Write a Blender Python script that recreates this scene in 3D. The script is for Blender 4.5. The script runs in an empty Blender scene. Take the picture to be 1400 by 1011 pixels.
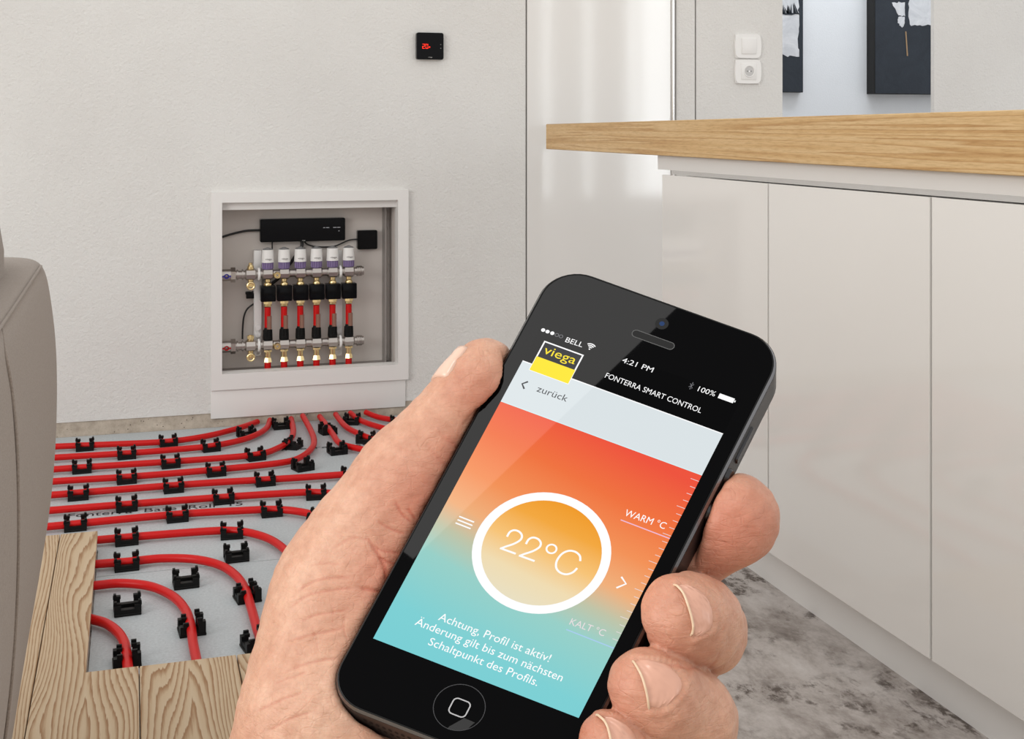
import bpy, bmesh, math, random
import numpy as np
from mathutils import Vector, Matrix

random.seed(7)
scene = bpy.context.scene
COL = scene.collection

# ------------------------------------------------------------------ camera
F, CX, HY, H = 1722.0, 700.0, 178.0, 0.91          # focal length, principal column, horizon row (px of 1400x1011), eye height
YAW = math.atan(520 / F)
FW = np.array([math.sin(YAW), math.cos(YAW), 0.0]); RT = np.array([math.cos(YAW), -math.sin(YAW), 0.0]); UP = np.array([0, 0, 1.0])
CAM = np.array([0, 0, H])
cd = bpy.data.cameras.new('camera'); cam = bpy.data.objects.new('camera', cd); COL.objects.link(cam)
cam.location = (0, 0, H); cam.rotation_euler = (math.pi / 2, 0, -YAW)
cd.sensor_fit = 'HORIZONTAL'; cd.sensor_width = 36.0; cd.lens = F / 1400 * 36; cd.shift_y = -(505.5 - HY) / 1400; cd.clip_start = 0.02; cd.clip_end = 60
scene.camera = cam

# ------------------------------------------------------------------ light
scene.view_settings.view_transform = 'Standard'; scene.view_settings.look = 'None'
scene.view_settings.gamma = 1.0; scene.view_settings.use_curve_mapping = False; scene.view_settings.exposure = 0.0
w = bpy.data.worlds.new('world'); scene.world = w; w.use_nodes = True
w.node_tree.nodes['Background'].inputs[0].default_value = (1.0, 0.985, 0.965, 1); w.node_tree.nodes['Background'].inputs[1].default_value = 0.93

def area(name, loc, target, sx, sy, radiance, col=(1, 1, 1), up=None):
    l = bpy.data.lights.new(name, 'AREA'); l.shape = 'RECTANGLE'; l.size = sx; l.size_y = sy; l.energy = radiance * math.pi * sx * sy; l.color = col
    o = bpy.data.objects.new(name, l); COL.objects.link(o); o.location = loc
    o.rotation_euler = (Vector(target) - Vector(loc)).to_track_quat('-Z', 'Y').to_euler()
    return o
area('window_light', (-3.3, 0.1, 1.9), (1.1, 1.9, 0.6), 2.8, 2.0, 4.6, (1.0, 0.985, 0.96))
sk = area('phone_glare_light', (0, 0, 2.7), (0, 0, 0), 1.08, .27, 14.0, (1.0, 0.985, 0.965))  # added lamp, set so its edge reflects diagonally across the phone glass
e0, e1 = Vector((-.12, -0.475, 2.7)), Vector((-1.12, -0.872, 2.7)); ed = (e0 - e1).normalized(); ep = Vector((-ed.y, ed.x, 0))
sk.location = (e0 + e1) / 2 + ep * 0.135; sk.rotation_euler = (0, 0, math.atan2(ed.y, ed.x))
for i, (xx, ww) in enumerate([(3.62, .05), (4.02, .05), (4.46, .08), (4.72, .34)]):
    area('window_strip_light', (xx, -3.0, 1.5), (xx, 0, 1.5), ww, 2.4, 9.0, (0.92, 0.97, 1.0))
area('hall_light', (3.0, 4.4, 2.7), (3.0, 4.75, 0.6), 1.6, 0.4, 9.0, (0.9, 0.95, 1.0))

# ------------------------------------------------------------------ helpers
def ray(u, v): return FW + RT * ((u - CX) / F) + UP * ((HY - v) / F)
def onz(u, v, z):
    k = ray(u, v); return CAM + k * ((z - H) / k[2])
def ony(u, v, y):
    k = ray(u, v); return CAM + k * (y / k[1])

def srgb(*c):
    return tuple((x / 255 / 12.92 if x / 255 <= .04045 else ((x / 255 + .055) / 1.055) ** 2.4) for x in c) + (1,)

class N:
    """little node-graph builder"""
    def __init__(s, name):
        s.m = bpy.data.materials.new(name); s.m.use_nodes = True; s.t = s.m.node_tree; s.b = s.t.nodes['Principled BSDF']
    def add(s, typ, **kw):
        n = s.t.nodes.new(typ)
        for k, v in kw.items():
            if k.startswith('i_'): n.inputs[k[2:].replace('_', ' ')].default_value = v
            else: setattr(n, k, v)
        return n
    def link(s, a, b): s.t.links.new(a, b)
    def ramp(s, fac, stops, interp='LINEAR'):
        r = s.add('ShaderNodeValToRGB'); r.color_ramp.interpolation = interp
        els = r.color_ramp.elements
        while len(els) < len(stops): els.new(0.5)
        for e, (p, c) in zip(els, stops): e.position = p; e.color = c
        s.link(fac, r.inputs[0]); return r.outputs[0]
    def coords(s, scale=(1, 1, 1), kind='Object', loc=(0, 0, 0)):
        tc = s.add('ShaderNodeTexCoord'); mp = s.add('ShaderNodeMapping'); mp.inputs['Scale'].default_value = scale; mp.inputs['Location'].default_value = loc
        s.link(tc.outputs[kind], mp.inputs[0]); return mp.outputs[0]
    def noise(s, vec, scale, detail=4, rough=.55, dist=0):
        n = s.add('ShaderNodeTexNoise'); n.inputs['Scale'].default_value = scale; n.inputs['Detail'].default_value = detail; n.inputs['Roughness'].default_value = rough; n.inputs['Distortion'].default_value = dist
        if vec is not None: s.link(vec, n.inputs['Vector'])
        return n.outputs['Fac']
    def bump(s, h, strength=.2, dist=.001, normal=None):
        b = s.add('ShaderNodeBump'); b.inputs['Strength'].default_value = strength; b.inputs['Distance'].default_value = dist; s.link(h, b.inputs['Height'])
        if normal is not None: s.link(normal, b.inputs['Normal'])
        s.link(b.outputs[0], s.b.inputs['Normal']); return b.outputs[0]

def plain(name, col, rough=.5, metal=0, spec=.5, coat=0, emit=0, bump=None):
    n = N(name); b = n.b
    b.inputs['Base Color'].default_value = col; b.inputs['Roughness'].default_value = rough; b.inputs['Metallic'].default_value = metal
    b.inputs['Specular IOR Level'].default_value = spec; b.inputs['Coat Weight'].default_value = coat; b.inputs['Coat Roughness'].default_value = .04
    if emit: b.inputs['Emission Color'].default_value = col; b.inputs['Emission Strength'].default_value = emit
    if bump: n.bump(n.noise(n.coords(), bump[0], 5), bump[1], bump[2])
    return n.m

M = {}
def mat_plaster(name, a, b_, bstr=.8):
    n = N(name); v = n.coords()
    n.link(n.ramp(n.noise(v, 2.2, 5), [(.3, a), (.7, b_)]), n.b.inputs['Base Color']); n.b.inputs['Roughness'].default_value = .85; n.b.inputs['Specular IOR Level'].default_value = .2
    n.bump(n.noise(v, 130, 5, .7), bstr, .006); return n.m
M['plaster'] = mat_plaster('white_plaster', (.77, .755, .73, 1), (.83, .82, .795, 1))
M['hall'] = mat_plaster('hall_paint', (.82, .85, .89, 1), (.86, .89, .93, 1), .15)

def mat_concrete_edge():
    n = N('concrete_edge'); v = n.coords()
    base = n.ramp(n.noise(v, 25, 6, .7), [(.3, srgb(160, 147, 132)), (.7, srgb(206, 194, 179))])
    vo = n.add('ShaderNodeTexVoronoi'); vo.inputs['Scale'].default_value = 100; n.link(v, vo.inputs['Vector'])
    spot = n.ramp(vo.outputs['Distance'], [(.10, (1, 1, 1, 1)), (.2, (0, 0, 0, 1))])
    sel = n.ramp(n.noise(v, 42, 2), [(.52, (0, 0, 0, 1)), (.55, (1, 1, 1, 1))])
    mu = n.add('ShaderNodeMath', operation='MULTIPLY'); n.link(spot, mu.inputs[0]); n.link(sel, mu.inputs[1])
    mx = n.add('ShaderNodeMix', data_type='RGBA'); n.link(mu.outputs[0], mx.inputs['Factor']); n.link(base, mx.inputs[6]); mx.inputs[7].default_value = srgb(50, 38, 34)
    n.link(mx.outputs[2], n.b.inputs['Base Color']); n.b.inputs['Roughness'].default_value = .9
    n.bump(n.noise(v, 160, 5), .5, .002); return n.m
M['concrete_edge'] = mat_concrete_edge()

def mat_stone():
    n = N('stone_floor'); v = n.coords()
    v2 = n.coords((1, .55, 1))
    a = n.ramp(n.noise(v2, 10, 14, .74, .15), [(.30, srgb(104, 94, 88)), (.43, srgb(152, 143, 137)), (.54, srgb(184, 176, 171)), (.70, srgb(206, 200, 196))])
    dk = n.ramp(n.noise(v2, 38, 8, .75, .1), [(.40, (1, 1, 1, 1)), (.50, (0, 0, 0, 1))])
    ar = n.ramp(n.noise(v, 3.6, 6, .6, 1.0), [(.42, (0, 0, 0, 1)), (.55, (1, 1, 1, 1))])
    mu = n.add('ShaderNodeMath', operation='MULTIPLY'); n.link(dk, mu.inputs[0]); n.link(ar, mu.inputs[1])
    mx = n.add('ShaderNodeMix', data_type='RGBA'); n.link(mu.outputs[0], mx.inputs['Factor']); n.link(a, mx.inputs[6]); mx.inputs[7].default_value = srgb(84, 73, 66)
    n.link(mx.outputs[2], n.b.inputs['Base Color']); n.b.inputs['Roughness'].default_value = .55
    n.bump(n.noise(v, 60, 6), .15, .002); return n.m
M['stone'] = mat_stone()

def mat_plank():
    n = N('pine_plank')
    tc = n.add('ShaderNodeTexCoord'); oi = n.add('ShaderNodeObjectInfo')
    off = n.add('ShaderNodeVectorMath', operation='SCALE'); off.inputs[0].default_value = (0.0, 3.1, 1.7); n.link(oi.outputs['Random'], off.inputs['Scale'])
    ad = n.add('ShaderNodeVectorMath', operation='ADD'); n.link(tc.outputs['Object'], ad.inputs[0]); n.link(off.outputs[0], ad.inputs[1])
    mp = n.add('ShaderNodeMapping'); mp.inputs['Scale'].default_value = (1, .16, 1); n.link(ad.outputs[0], mp.inputs[0]); v = mp.outputs[0]
    # contour lines of a stretched noise field give the cathedral grain
    f1 = n.noise(v, 7.0, 1.5, .4, .2)
    # mostly straight rings towards the plank edges
    sx = n.add('ShaderNodeSeparateXYZ'); n.link(tc.outputs['Object'], sx.inputs[0])
    ax = n.add('ShaderNodeMath', operation='ABSOLUTE'); n.link(sx.outputs[0], ax.inputs[0])
    k1 = n.add('ShaderNodeMath', operation='MULTIPLY_ADD'); n.link(ax.outputs[0], k1.inputs[0]); k1.inputs[1].default_value = 8.0; 
    k0 = n.add('ShaderNodeMath', operation='MULTIPLY'); n.link(f1, k0.inputs[0]); k0.inputs[1].default_value = 2.6
    n.link(k0.outputs[0], k1.inputs[2])
    fine = n.noise(n.coords((1, .05, 1)), 260, 3, .6)
    k3 = n.add('ShaderNodeMath', operation='MULTIPLY_ADD'); n.link(fine, k3.inputs[0]); k3.inputs[1].default_value = .06; n.link(k1.outputs[0], k3.inputs[2])
    k2 = n.add('ShaderNodeMath', operation='MULTIPLY'); n.link(k3.outputs[0], k2.inputs[0]); k2.inputs[1].default_value = 10.0
    fr = n.add('ShaderNodeMath', operation='FRACT'); n.link(k2.outputs[0], fr.inputs[0])
    g = n.ramp(fr.outputs[0], [(0.0, srgb(204, 182, 152)), (.5, srgb(197, 172, 140)), (.82, srgb(160, 122, 84)), (.92, srgb(152, 112, 74)), (1.0, srgb(204, 182, 152))])
    soft = n.ramp(n.noise(v, 3, 3), [(.3, (.86, .84, .82, 1)), (.7, (1, 1, 1, 1))])
    mx = n.add('ShaderNodeMix', data_type='RGBA', blend_type='MULTIPLY'); mx.inputs['Factor'].default_value = 1; n.link(g, mx.inputs[6]); n.link(soft, mx.inputs[7])
    n.link(mx.outputs[2], n.b.inputs['Base Color']); n.b.inputs['Roughness'].default_value = .6
    n.bump(fr.outputs[0], .12, .001); return n.m
M['plank'] = mat_plank()

def mat_oak():
    n = N('oak_worktop'); v = n.coords((1, .035, 2.6))
    f1 = n.noise(v, 12, 3, .5, .25)
    k = n.add('ShaderNodeMath', operation='MULTIPLY'); n.link(f1, k.inputs[0]); k.inputs[1].default_value = 9
    fr = n.add('ShaderNodeMath', operation='FRACT'); n.link(k.outputs[0], fr.inputs[0])
    g = n.ramp(fr.outputs[0], [(0, srgb(214, 183, 136)), (.55, srgb(206, 170, 118)), (.85, srgb(186, 145, 92)), (1, srgb(214, 183, 136))])
    pores = n.ramp(n.noise(n.coords((1, .06, 1)), 420, 3, .7), [(.35, (.78, .72, .62, 1)), (.55, (1, 1, 1, 1))])
    mx = n.add('ShaderNodeMix', data_type='RGBA', blend_type='MULTIPLY'); mx.inputs['Factor'].default_value = .8; n.link(g, mx.inputs[6]); n.link(pores, mx.inputs[7])
    n.link(mx.outputs[2], n.b.inputs['Base Color']); n.b.inputs['Roughness'].default_value = .45; return n.m
M['oak'] = mat_oak()

def mat_fabric():
    n = N('taupe_fabric'); v = n.coords()
    n.link(n.ramp(n.noise(v, 500, 3, .7), [(.3, srgb(131, 119, 109)), (.7, srgb(156, 144, 134))]), n.b.inputs['Base Color'])
    n.b.inputs['Roughness'].default_value = .95; n.b.inputs['Specular IOR Level'].default_value = .15; n.b.inputs['Sheen Weight'].default_value = .2
    n.bump(n.noise(v, 900, 2), .4, .001); return n.m
M['fabric'] = mat_fabric()

def mat_gloss(name, c1):
    n = N(name); v = n.coords()
    n.link(n.ramp(n.noise(v, 1.5, 2), [(.3, c1), (.7, tuple(x * 1.03 for x in c1[:3]) + (1,))]), n.b.inputs['Base Color'])
    n.b.inputs['Roughness'].default_value = .07; n.b.inputs['Specular IOR Level'].default_value = .5
    n.bump(n.noise(v, 240, 2), .02, .0005); return n.m
M['gloss'] = mat_gloss('glossy_white_front', (.765, .75, .725, 1))
M['carcass'] = plain('white_carcass', (.70, .685, .665, 1), .4)
M['plinth'] = plain('white_plinth', (.76, .745, .725, 1), .35)
M['frame'] = plain('cabinet_white_paint', (.80, .785, .765, 1), .4, bump=(90, .05, .001))
M['niche'] = plain('beige_sheet_metal', (.68, .63, .59, 1), .45, bump=(200, .05, .0005))
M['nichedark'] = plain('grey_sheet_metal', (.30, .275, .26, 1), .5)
M['foil'] = None
def mat_foil():
    n = N('grey_insulation_foil'); v = n.coords()
    n.link(n.ramp(n.noise(v, 180, 4, .7), [(.3, srgb(170, 176, 179)), (.7, srgb(194, 200, 203))]), n.b.inputs['Base Color'])
    n.b.inputs['Roughness'].default_value = .55; n.bump(n.noise(v, 260, 3), .25, .001); return n.m
M['foil'] = mat_foil()
M['screed'] = M['concrete_edge']
M['pipe'] = plain('red_pipe', srgb(200, 8, 8), .38, spec=.3, bump=(80, .03, .0005))
M['clip'] = plain('black_clip_plastic', (.004, .004, .004, 1), .5, spec=.2)
M['ink'] = plain('black_ink', (.02, .02, .022, 1), .7)
M['blackgloss'] = plain('black_gloss_plastic', (.004, .004, .005, 1), .08, spec=.12)
M['cable'] = plain('black_cable', (.012, .012, .012, 1), .5)
M['steel'] = plain('brushed_stainless', (.50, .46, .43, 1), .32, 1, bump=(300, .08, .0004))
M['brass'] = plain('yellow_brass', (.86, .68, .36, 1), .25, 1)
M['white'] = plain('white_plastic', (.84, .83, .81, 1), .35)
M['purple'] = plain('purple_plastic', srgb(124, 106, 150), .45)
M['clear'] = plain('milky_plastic', (.86, .85, .84, 1), .3)
M['blue'] = plain('blue_plastic', srgb(52, 48, 160), .4)
M['red'] = plain('red_plastic', srgb(190, 20, 24), .4)
M['glasstube'] = plain('brown_tinted_tube', srgb(140, 104, 90), .15)
M['grey'] = plain('grey_plastic', (.22, .22, .22, 1), .5)
M['alu'] = plain('aluminium', (.75, .74, .73, 1), .25, 1)
M['greytext'] = plain('grey_print', (.55, .54, .52, 1), .6)
M['darktext'] = plain('dark_print', (.10, .09, .09, 1), .6)
M['redled'] = plain('red_led', srgb(255, 50, 24), .5, emit=1.0)
M['led'] = plain('white_led', srgb(150, 150, 155), .5, emit=.4)
M['navy'] = None
def mat_paint(name, a, b_, sc=6):
    n = N(name); v = n.coords()
    n.link(n.ramp(n.noise(v, sc, 8, .7, 1.5), [(.3, a), (.7, b_)]), n.b.inputs['Base Color']); n.b.inputs['Roughness'].default_value = .6
    n.bump(n.noise(v, 120, 6), .3, .002); return n.m
M['navy'] = mat_paint('dark_navy_paint', srgb(30, 38, 48), srgb(44, 52, 63))
M['canvas'] = mat_paint('grey_white_paint', srgb(196, 199, 205), srgb(232, 234, 238), 9)
M['blackpaint'] = plain('black_canvas_edge', (.008, .008, .008, 1), .7)
M['gold'] = plain('ochre_streak', srgb(170, 140, 105), .6)

def link(o, parent=None):
    COL.objects.link(o)
    if parent is not None: o.parent = parent
    return o
def tag(o, label=None, cat=None, group=None, kind=None):
    if label: o['label'] = label
    if cat: o['category'] = cat
    if group: o['group'] = group
    if kind: o['kind'] = kind
    return o
def thing(name, label, cat, loc=(0, 0, 0), rz=0, group=None):
    o = bpy.data.objects.new(name, None); o.empty_display_size = .05; COL.objects.link(o); o.location = loc; o.rotation_euler = (0, 0, rz)
    return tag(o, label, cat, group)

class MB:
    """collects shapes in one bmesh, builds one mesh object"""
    def __init__(s): s.bm = bmesh.new()
    def box(s, x0, x1, y0, y1, z0, z1, bev=0, seg=2):
        r = bmesh.ops.create_cube(s.bm, size=1)
        for v in r['verts']:
            v.co.x = x0 + (v.co.x + .5) * (x1 - x0); v.co.y = y0 + (v.co.y + .5) * (y1 - y0); v.co.z = z0 + (v.co.z + .5) * (z1 - z0)
        if bev: bmesh.ops.bevel(s.bm, geom=list({e for v in r['verts'] for e in v.link_edges}), offset=bev, segments=seg, profile=.5, affect='EDGES')
        return s
    def cyl(s, p0, p1, r0, r1=None, seg=16, cap=True):
        p0, p1 = Vector(p0), Vector(p1); d = p1 - p0; r1 = r0 if r1 is None else r1
        m = Matrix.Translation((p0 + p1) / 2) @ d.to_track_quat('Z', 'Y').to_matrix().to_4x4()
        bmesh.ops.create_cone(s.bm, cap_ends=cap, segments=seg, radius1=r0, radius2=r1, depth=d.length, matrix=m); return s
    def sph(s, c, r, sc=(1, 1, 1), u=16, v=10):
        m = Matrix.Translation(c) @ Matrix.Diagonal((sc[0], sc[1], sc[2], 1)); bmesh.ops.create_uvsphere(s.bm, u_segments=u, v_segments=v, radius=r, matrix=m); return s
    def tor(s, c, R, r, axis='y', U=20, V=8):
        c = Vector(c); vs = []
        for i in range(U):
            a = 2 * math.pi * i / U; row = []
            for j in range(V):
                b = 2 * math.pi * j / V; q = R + r * math.cos(b); p = (q * math.cos(a), q * math.sin(a), r * math.sin(b))
                p = {'z': p, 'y': (p[0], p[2], p[1]), 'x': (p[2], p[0], p[1])}[axis]; row.append(s.bm.verts.new(c + Vector(p)))
            vs.append(row)
        for i in range(U):
            for j in range(V): s.bm.faces.new((vs[i][j], vs[(i + 1) % U][j], vs[(i + 1) % U][(j + 1) % V], vs[i][(j + 1) % V]))
        return s
    def tube(s, pts, r, seg=12, cap=True):
        pts = [Vector(p) for p in pts]; rings = []; nrm = None
        for i, p in enumerate(pts):
            t = (pts[min(i + 1, len(pts) - 1)] - pts[max(i - 1, 0)]).normalized()
            if nrm is None: nrm = t.orthogonal().normalized()
            nrm = (nrm - t * nrm.dot(t)).normalized(); b = t.cross(nrm); rr = r[i] if isinstance(r, (list, tuple)) else r
            rings.append([s.bm.verts.new(p + (nrm * math.cos(2 * math.pi * k / seg) + b * math.sin(2 * math.pi * k / seg)) * rr) for k in range(seg)])
        for a, b in zip(rings, rings[1:]):
            for k in range(seg): s.bm.faces.new((a[k], a[(k + 1) % seg], b[(k + 1) % seg], b[k]))
        if cap: s.bm.faces.new(rings[0][::-1]); s.bm.faces.new(rings[-1])
        return s
    def poly(s, pts): s.bm.faces.new([s.bm.verts.new(p) for p in pts]); return s
    def prism(s, pts, d):
        """polygon pts (3-D) extruded by vector d"""
        a = [s.bm.verts.new(p) for p in pts]; b = [s.bm.verts.new(Vector(p) + Vector(d)) for p in pts]
        s.bm.faces.new(a); s.bm.faces.new(b[::-1])
        for i in range(len(a)): s.bm.faces.new((a[i], b[i], b[(i + 1) % len(a)], a[(i + 1) % len(a)]))
        return s
    def mesh(s, name, smooth=40):
        bmesh.ops.recalc_face_normals(s.bm, faces=s.bm.faces); me = bpy.data.meshes.new(name); s.bm.to_mesh(me); s.bm.free()
        if smooth:
            me.shade_smooth()
            if hasattr(me, 'set_sharp_from_angle'): me.set_sharp_from_angle(angle=math.radians(smooth))
        return me
    def build(s, name, mat, parent=None, smooth=40):
        me = s.mesh(name, smooth); me.materials.append(M[mat] if isinstance(mat, str) else mat)
        return link(bpy.data.objects.new(name, me), parent)

_txt = {}
def text_mesh(body, mono=False):
    """flat outlines of a string: (verts Nx2 with x from 0, faces, width, height of capital)"""
    if body in _txt: return _txt[body]
    c = bpy.data.curves.new('text', 'FONT'); c.body = body; c.size = 1; c.resolution_u = 3
    o = bpy.data.objects.new('text', c); COL.objects.link(o)
    me = bpy.data.meshes.new_from_object(o.evaluated_get(bpy.context.evaluated_depsgraph_get()))
    vs = np.array([v.co[:2] for v in me.vertices]); fs = [tuple(p.vertices) for p in me.polygons]
    bpy.data.objects.remove(o); bpy.data.curves.remove(c); bpy.data.meshes.remove(me)
    x0 = vs[:, 0].min(); vs[:, 0] -= x0
    _txt[body] = (vs, fs, vs[:, 0].max()); return _txt[body]
CAPH = 0.70        # capital height of the built-in font at size 1 (approx.)
def flat_text(name, body, mapf, mat, parent, width, cap):
    """mapf(x, y) -> 3-D point; the string is fitted to a width and capital height"""
    vs, fs, wd = text_mesh(body)
    pts = [mapf(x / wd * width, y / CAPH * cap) for x, y in vs]
    me = bpy.data.meshes.new(name); me.from_pydata([tuple(p) for p in pts], [], fs); me.materials.append(M[mat] if isinstance(mat, str) else mat)
    return link(bpy.data.objects.new(name, me), parent)
def spline(pts, n=10, closed=False):
    """Catmull-Rom through pts"""
    P = [np.array(p, float) for p in pts]; out = []
    for i in range(len(P) - 1):
        p0, p1, p2, p3 = P[max(i - 1, 0)], P[i], P[i + 1], P[min(i + 2, len(P) - 1)]
        for k in range(n):
            t = k / n; out.append(.5 * ((2 * p1) + (-p0 + p2) * t + (2 * p0 - 5 * p1 + 4 * p2 - p3) * t * t + (-p0 + 3 * p1 - 3 * p2 + p3) * t ** 3))
    out.append(P[-1]); return out
def rrect(w, h, r, n=6, cx=0, cy=0):
    out = []
    for k, (sx, sy) in enumerate(((1, 1), (-1, 1), (-1, -1), (1, -1))):
        for i in range(n + 1):
            a = math.pi / 2 * (k + i / n); out.append((cx + sx * (w / 2 - r) + r * math.cos(a), cy + sy * (h / 2 - r) + r * math.sin(a)))
    return out
# ------------------------------------------------------------------ the setting
D, FZ = 3.95, 0.042                       # wall plane, finished floor level (0 = insulation foil)
def struct(o): o['kind'] = 'structure'; return o

nx0, nx1, nz0, nz1 = .258, .816, .15, .70  # hole for the manifold cabinet
wb = MB()
wb.box(-3.4, nx0, D, D + .22, .044, 2.7); wb.box(nx1, 1.2395, D, D + .22, .044, 2.7)
wb.box(nx0, nx1, D, D + .22, nz1, 2.7); wb.box(nx0, nx1, D, D + .22, .044, nz0)
struct(wb.build('wall_back', 'plaster', smooth=0))
struct(MB().box(-3.5, -3.4, 1.5, D + .22, -.02, 2.7).build('wall_left_unseen', 'plaster', smooth=0))  # unseen wall, added to block light from the lower back wall
struct(MB().box(-3.4, 1.2395, D + .004, D + .22, -.02, .0438).build('baseboard_back', 'concrete_edge', smooth=0))
# wall to the right of the tall cabinet: narrow strip, socket wall, passage, pillar, hall beyond
struct(MB().box(1.778, 1.848, D, D + .06, -.02, 2.7, .002).build('trim_2', 'plaster', smooth=0))
struct(MB().box(1.853, 2.183, D, D + .06, -.02, 2.7, .001).build('wall_middle', 'plaster', smooth=0))
struct(MB().box(2.80, 4.6, D, D + .02, -.02, 2.7).build('wall_right', 'plaster', smooth=0))
struct(MB().box(1.3, 5.2, 5.0, 5.1, -.02, 2.7).build('wall_hall', 'hall', smooth=0))
struct(MB().box(1.757, 1.768, D - .012, D + .05, -.02, 2.7, .002).build('trim_1', 'alu'))

fl = MB(); fl.box(-3.4, 5.2, -3.5, 5.1, -.12, -.004)
floor = struct(fl.build('floor', 'stone', smooth=0))
def floor_part(name, mat, x0, x1, y0, y1, z0, z1, bev=0):
    o = MB().box(x0 - (x0 + x1) / 2, x1 - (x0 + x1) / 2, y0 - (y0 + y1) / 2, y1 - (y0 + y1) / 2, z0, z1, bev, 1).build(name, mat, floor, 0)
    o.location = ((x0 + x1) / 2, (y0 + y1) / 2, 0); return o
XR = .92
floor_part('stone_slab', 'stone', XR, 5.2, 2.126, 3.949, -.004, FZ); floor_part('stone_slab', 'stone', .79, 5.2, -3.5, 2.126, -.004, FZ)
floor_part('stone_slab', 'stone', 1.3, 5.2, 4.02, 5.0, -.004, FZ)
# screed below the planks
floor_part('screed', 'screed', -3.4, -.072, -3.5, 2.868, -.004, FZ - .0125); floor_part('screed', 'screed', -.072, .788, -3.5, 2.126, -.004, FZ - .0125)
# planks, each its own piece, running away from the viewer
seams = [-.1465 - .157 * k for k in range(9, -1, -1)]
for a, b in zip(seams, seams[1:]):
    floor_part('plank', 'plank', a + .0009, b - .0009, .2, 2.868, FZ - .012, FZ, .0012)
# the board at the corner is notched around the opening
m = MB(); lo_, hi_ = -.1456, .0106
m.prism([(lo_, .2, FZ - .012), (hi_, .2, FZ - .012), (hi_, 2.126, FZ - .012), (-.0705, 2.126, FZ - .012), (-.0705, 2.868, FZ - .012), (lo_, 2.868, FZ - .012)], (0, 0, .012))
o = m.build('plank', 'plank', floor, 0); o.location.x = -.068; o.data.transform(Matrix.Translation((.068, 0, 0)))
seams = [.0115, .166, .321, .476, .632, .787]
for a, b in zip(seams, seams[1:]):
    floor_part('plank', 'plank', a + .0009, b - .0009, .2, 2.126, FZ - .012, FZ, .0012)
# insulation foil in three strips with visible joints
sheets = []
for out_ in ([(-.0695, 2.13), (XR - .002, 2.13), (XR - .002, 2.697), (-.0695, 2.697)],
             [(-.0695, 2.7), (XR - .002, 2.7), (XR - .002, 3.290), (-1.6, 3.290), (-1.6, 2.87), (-.0695, 2.87)],
             [(-1.6, 3.292), (XR - .002, 3.292), (XR - .002, 3.952), (-1.6, 3.952)]):
    m = MB(); m.prism([(x, y, -.004) for x, y in out_], (0, 0, .004)); sheets.append(m.build('insulation_sheet', 'foil', floor, 0))
# print on the foil: strokes of a typewriter line between the pipes
def foil_print(sheet, body, u0, v0, u1, v1, cap):
    p0, p1 = onz(u0, v0, .0006), onz(u1, v1, .0006); dx = p1 - p0; L = np.linalg.norm(dx); dx /= L; dy = np.array([-dx[1], dx[0], 0])
    off = np.array(sheet.location)
    flat_text('print', body, lambda x, y: p0 + dx * x + dy * y - off, 'ink', sheet, L, cap)
foil_print(sheets[1], 'Fonterra  Base  Roll  15', 92, 708, 332, 691, .030)
foil_print(sheets[2], 'Fonterra  Base  Roll  15', 366, 618, 590, 603, .022)

# ------------------------------------------------------------------ tall cabinet, island
t = thing('tall_cabinet', 'tall white high-gloss cupboard built flush into the back wall beside the black thermostat', 'cupboard', (1.499, D, 0))
MB().box(-.257, .257, .018, .6, -.004, 2.7).build('body', 'carcass', t, 0)
MB().box(-.2545, .2575, -.004, .016, .01, 2.69, .0015).build('door', 'gloss', t, 0)

XD = 1.14
spans = [(2.61, 2.1205), (2.1155, 1.6195), (1.6145, 1.117)]
LBL = ['white glossy island cabinet at the far end, under the overhanging oak worktop',
       'middle white glossy island cabinet, between its two glossy neighbours',
       'white glossy island cabinet next to the middle one, farthest from the back wall in view']
for i, (y1, y0) in enumerate(spans[:3]):
    t = thing('island_cabinet', LBL[i], 'cabinet', (XD, (y0 + y1) / 2, FZ), 0, 'island base cabinets'); hw = (y1 - y0) / 2
    MB().box(.06, .6, -hw, hw, .08, .768).build('body', 'carcass', t, 0)
    MB().box(0, .0205, -hw + .0003, hw - .0003, .0775, .768, .001).build('door', 'gloss', t, 0)
t = MB().box(0, .5, 1.117, 2.60, FZ, FZ + .0795).build('island_plinth', 'plinth', None, 0); t.location.x = 1.17
tag(t, 'white kick plinth along the floor below the island cabinets', 'plinth')
# worktop with rail and grip channel below it
t = thing('worktop', 'thick oak worktop overhanging the white island cabinets', 'worktop', (XD, 2.0, .85))
ya, yb = 3.401 - 2, 1.117 - 2
def wz(y, k):   # slightly uneven slab
    f_ = (3.401 - (y + 2)) / (3.401 - 1.412); return ((.927 + .010 * f_) if k else (.856 - .007 * f_)) - .85
m = MB(); pts = []
for x in (-.012, .75):
    pts.append([(x, yb, wz(yb, 0)), (x, ya, wz(ya, 0)), (x, ya, wz(ya, 1)), (x, yb, wz(yb, 1))])
m.prism(pts[0], (.762, 0, 0)); bmesh.ops.bevel(m.bm, geom=list(m.bm.edges), offset=.0015, segments=1, affect='EDGES')
m.build('slab', 'oak', t)
MB().prism([(.004, yb, -.029), (.004, .643, -.029), (.004, .643, wz(.643, 0) - .0002), (.004, yb, wz(yb, 0) - .0002)], (.6, 0, 0)).build('rail', 'carcass', t, 0)
MB().box(.0115, .018, yb, .585, -.0385, -.029).build('grip_channel', 'alu', t, 0)

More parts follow.
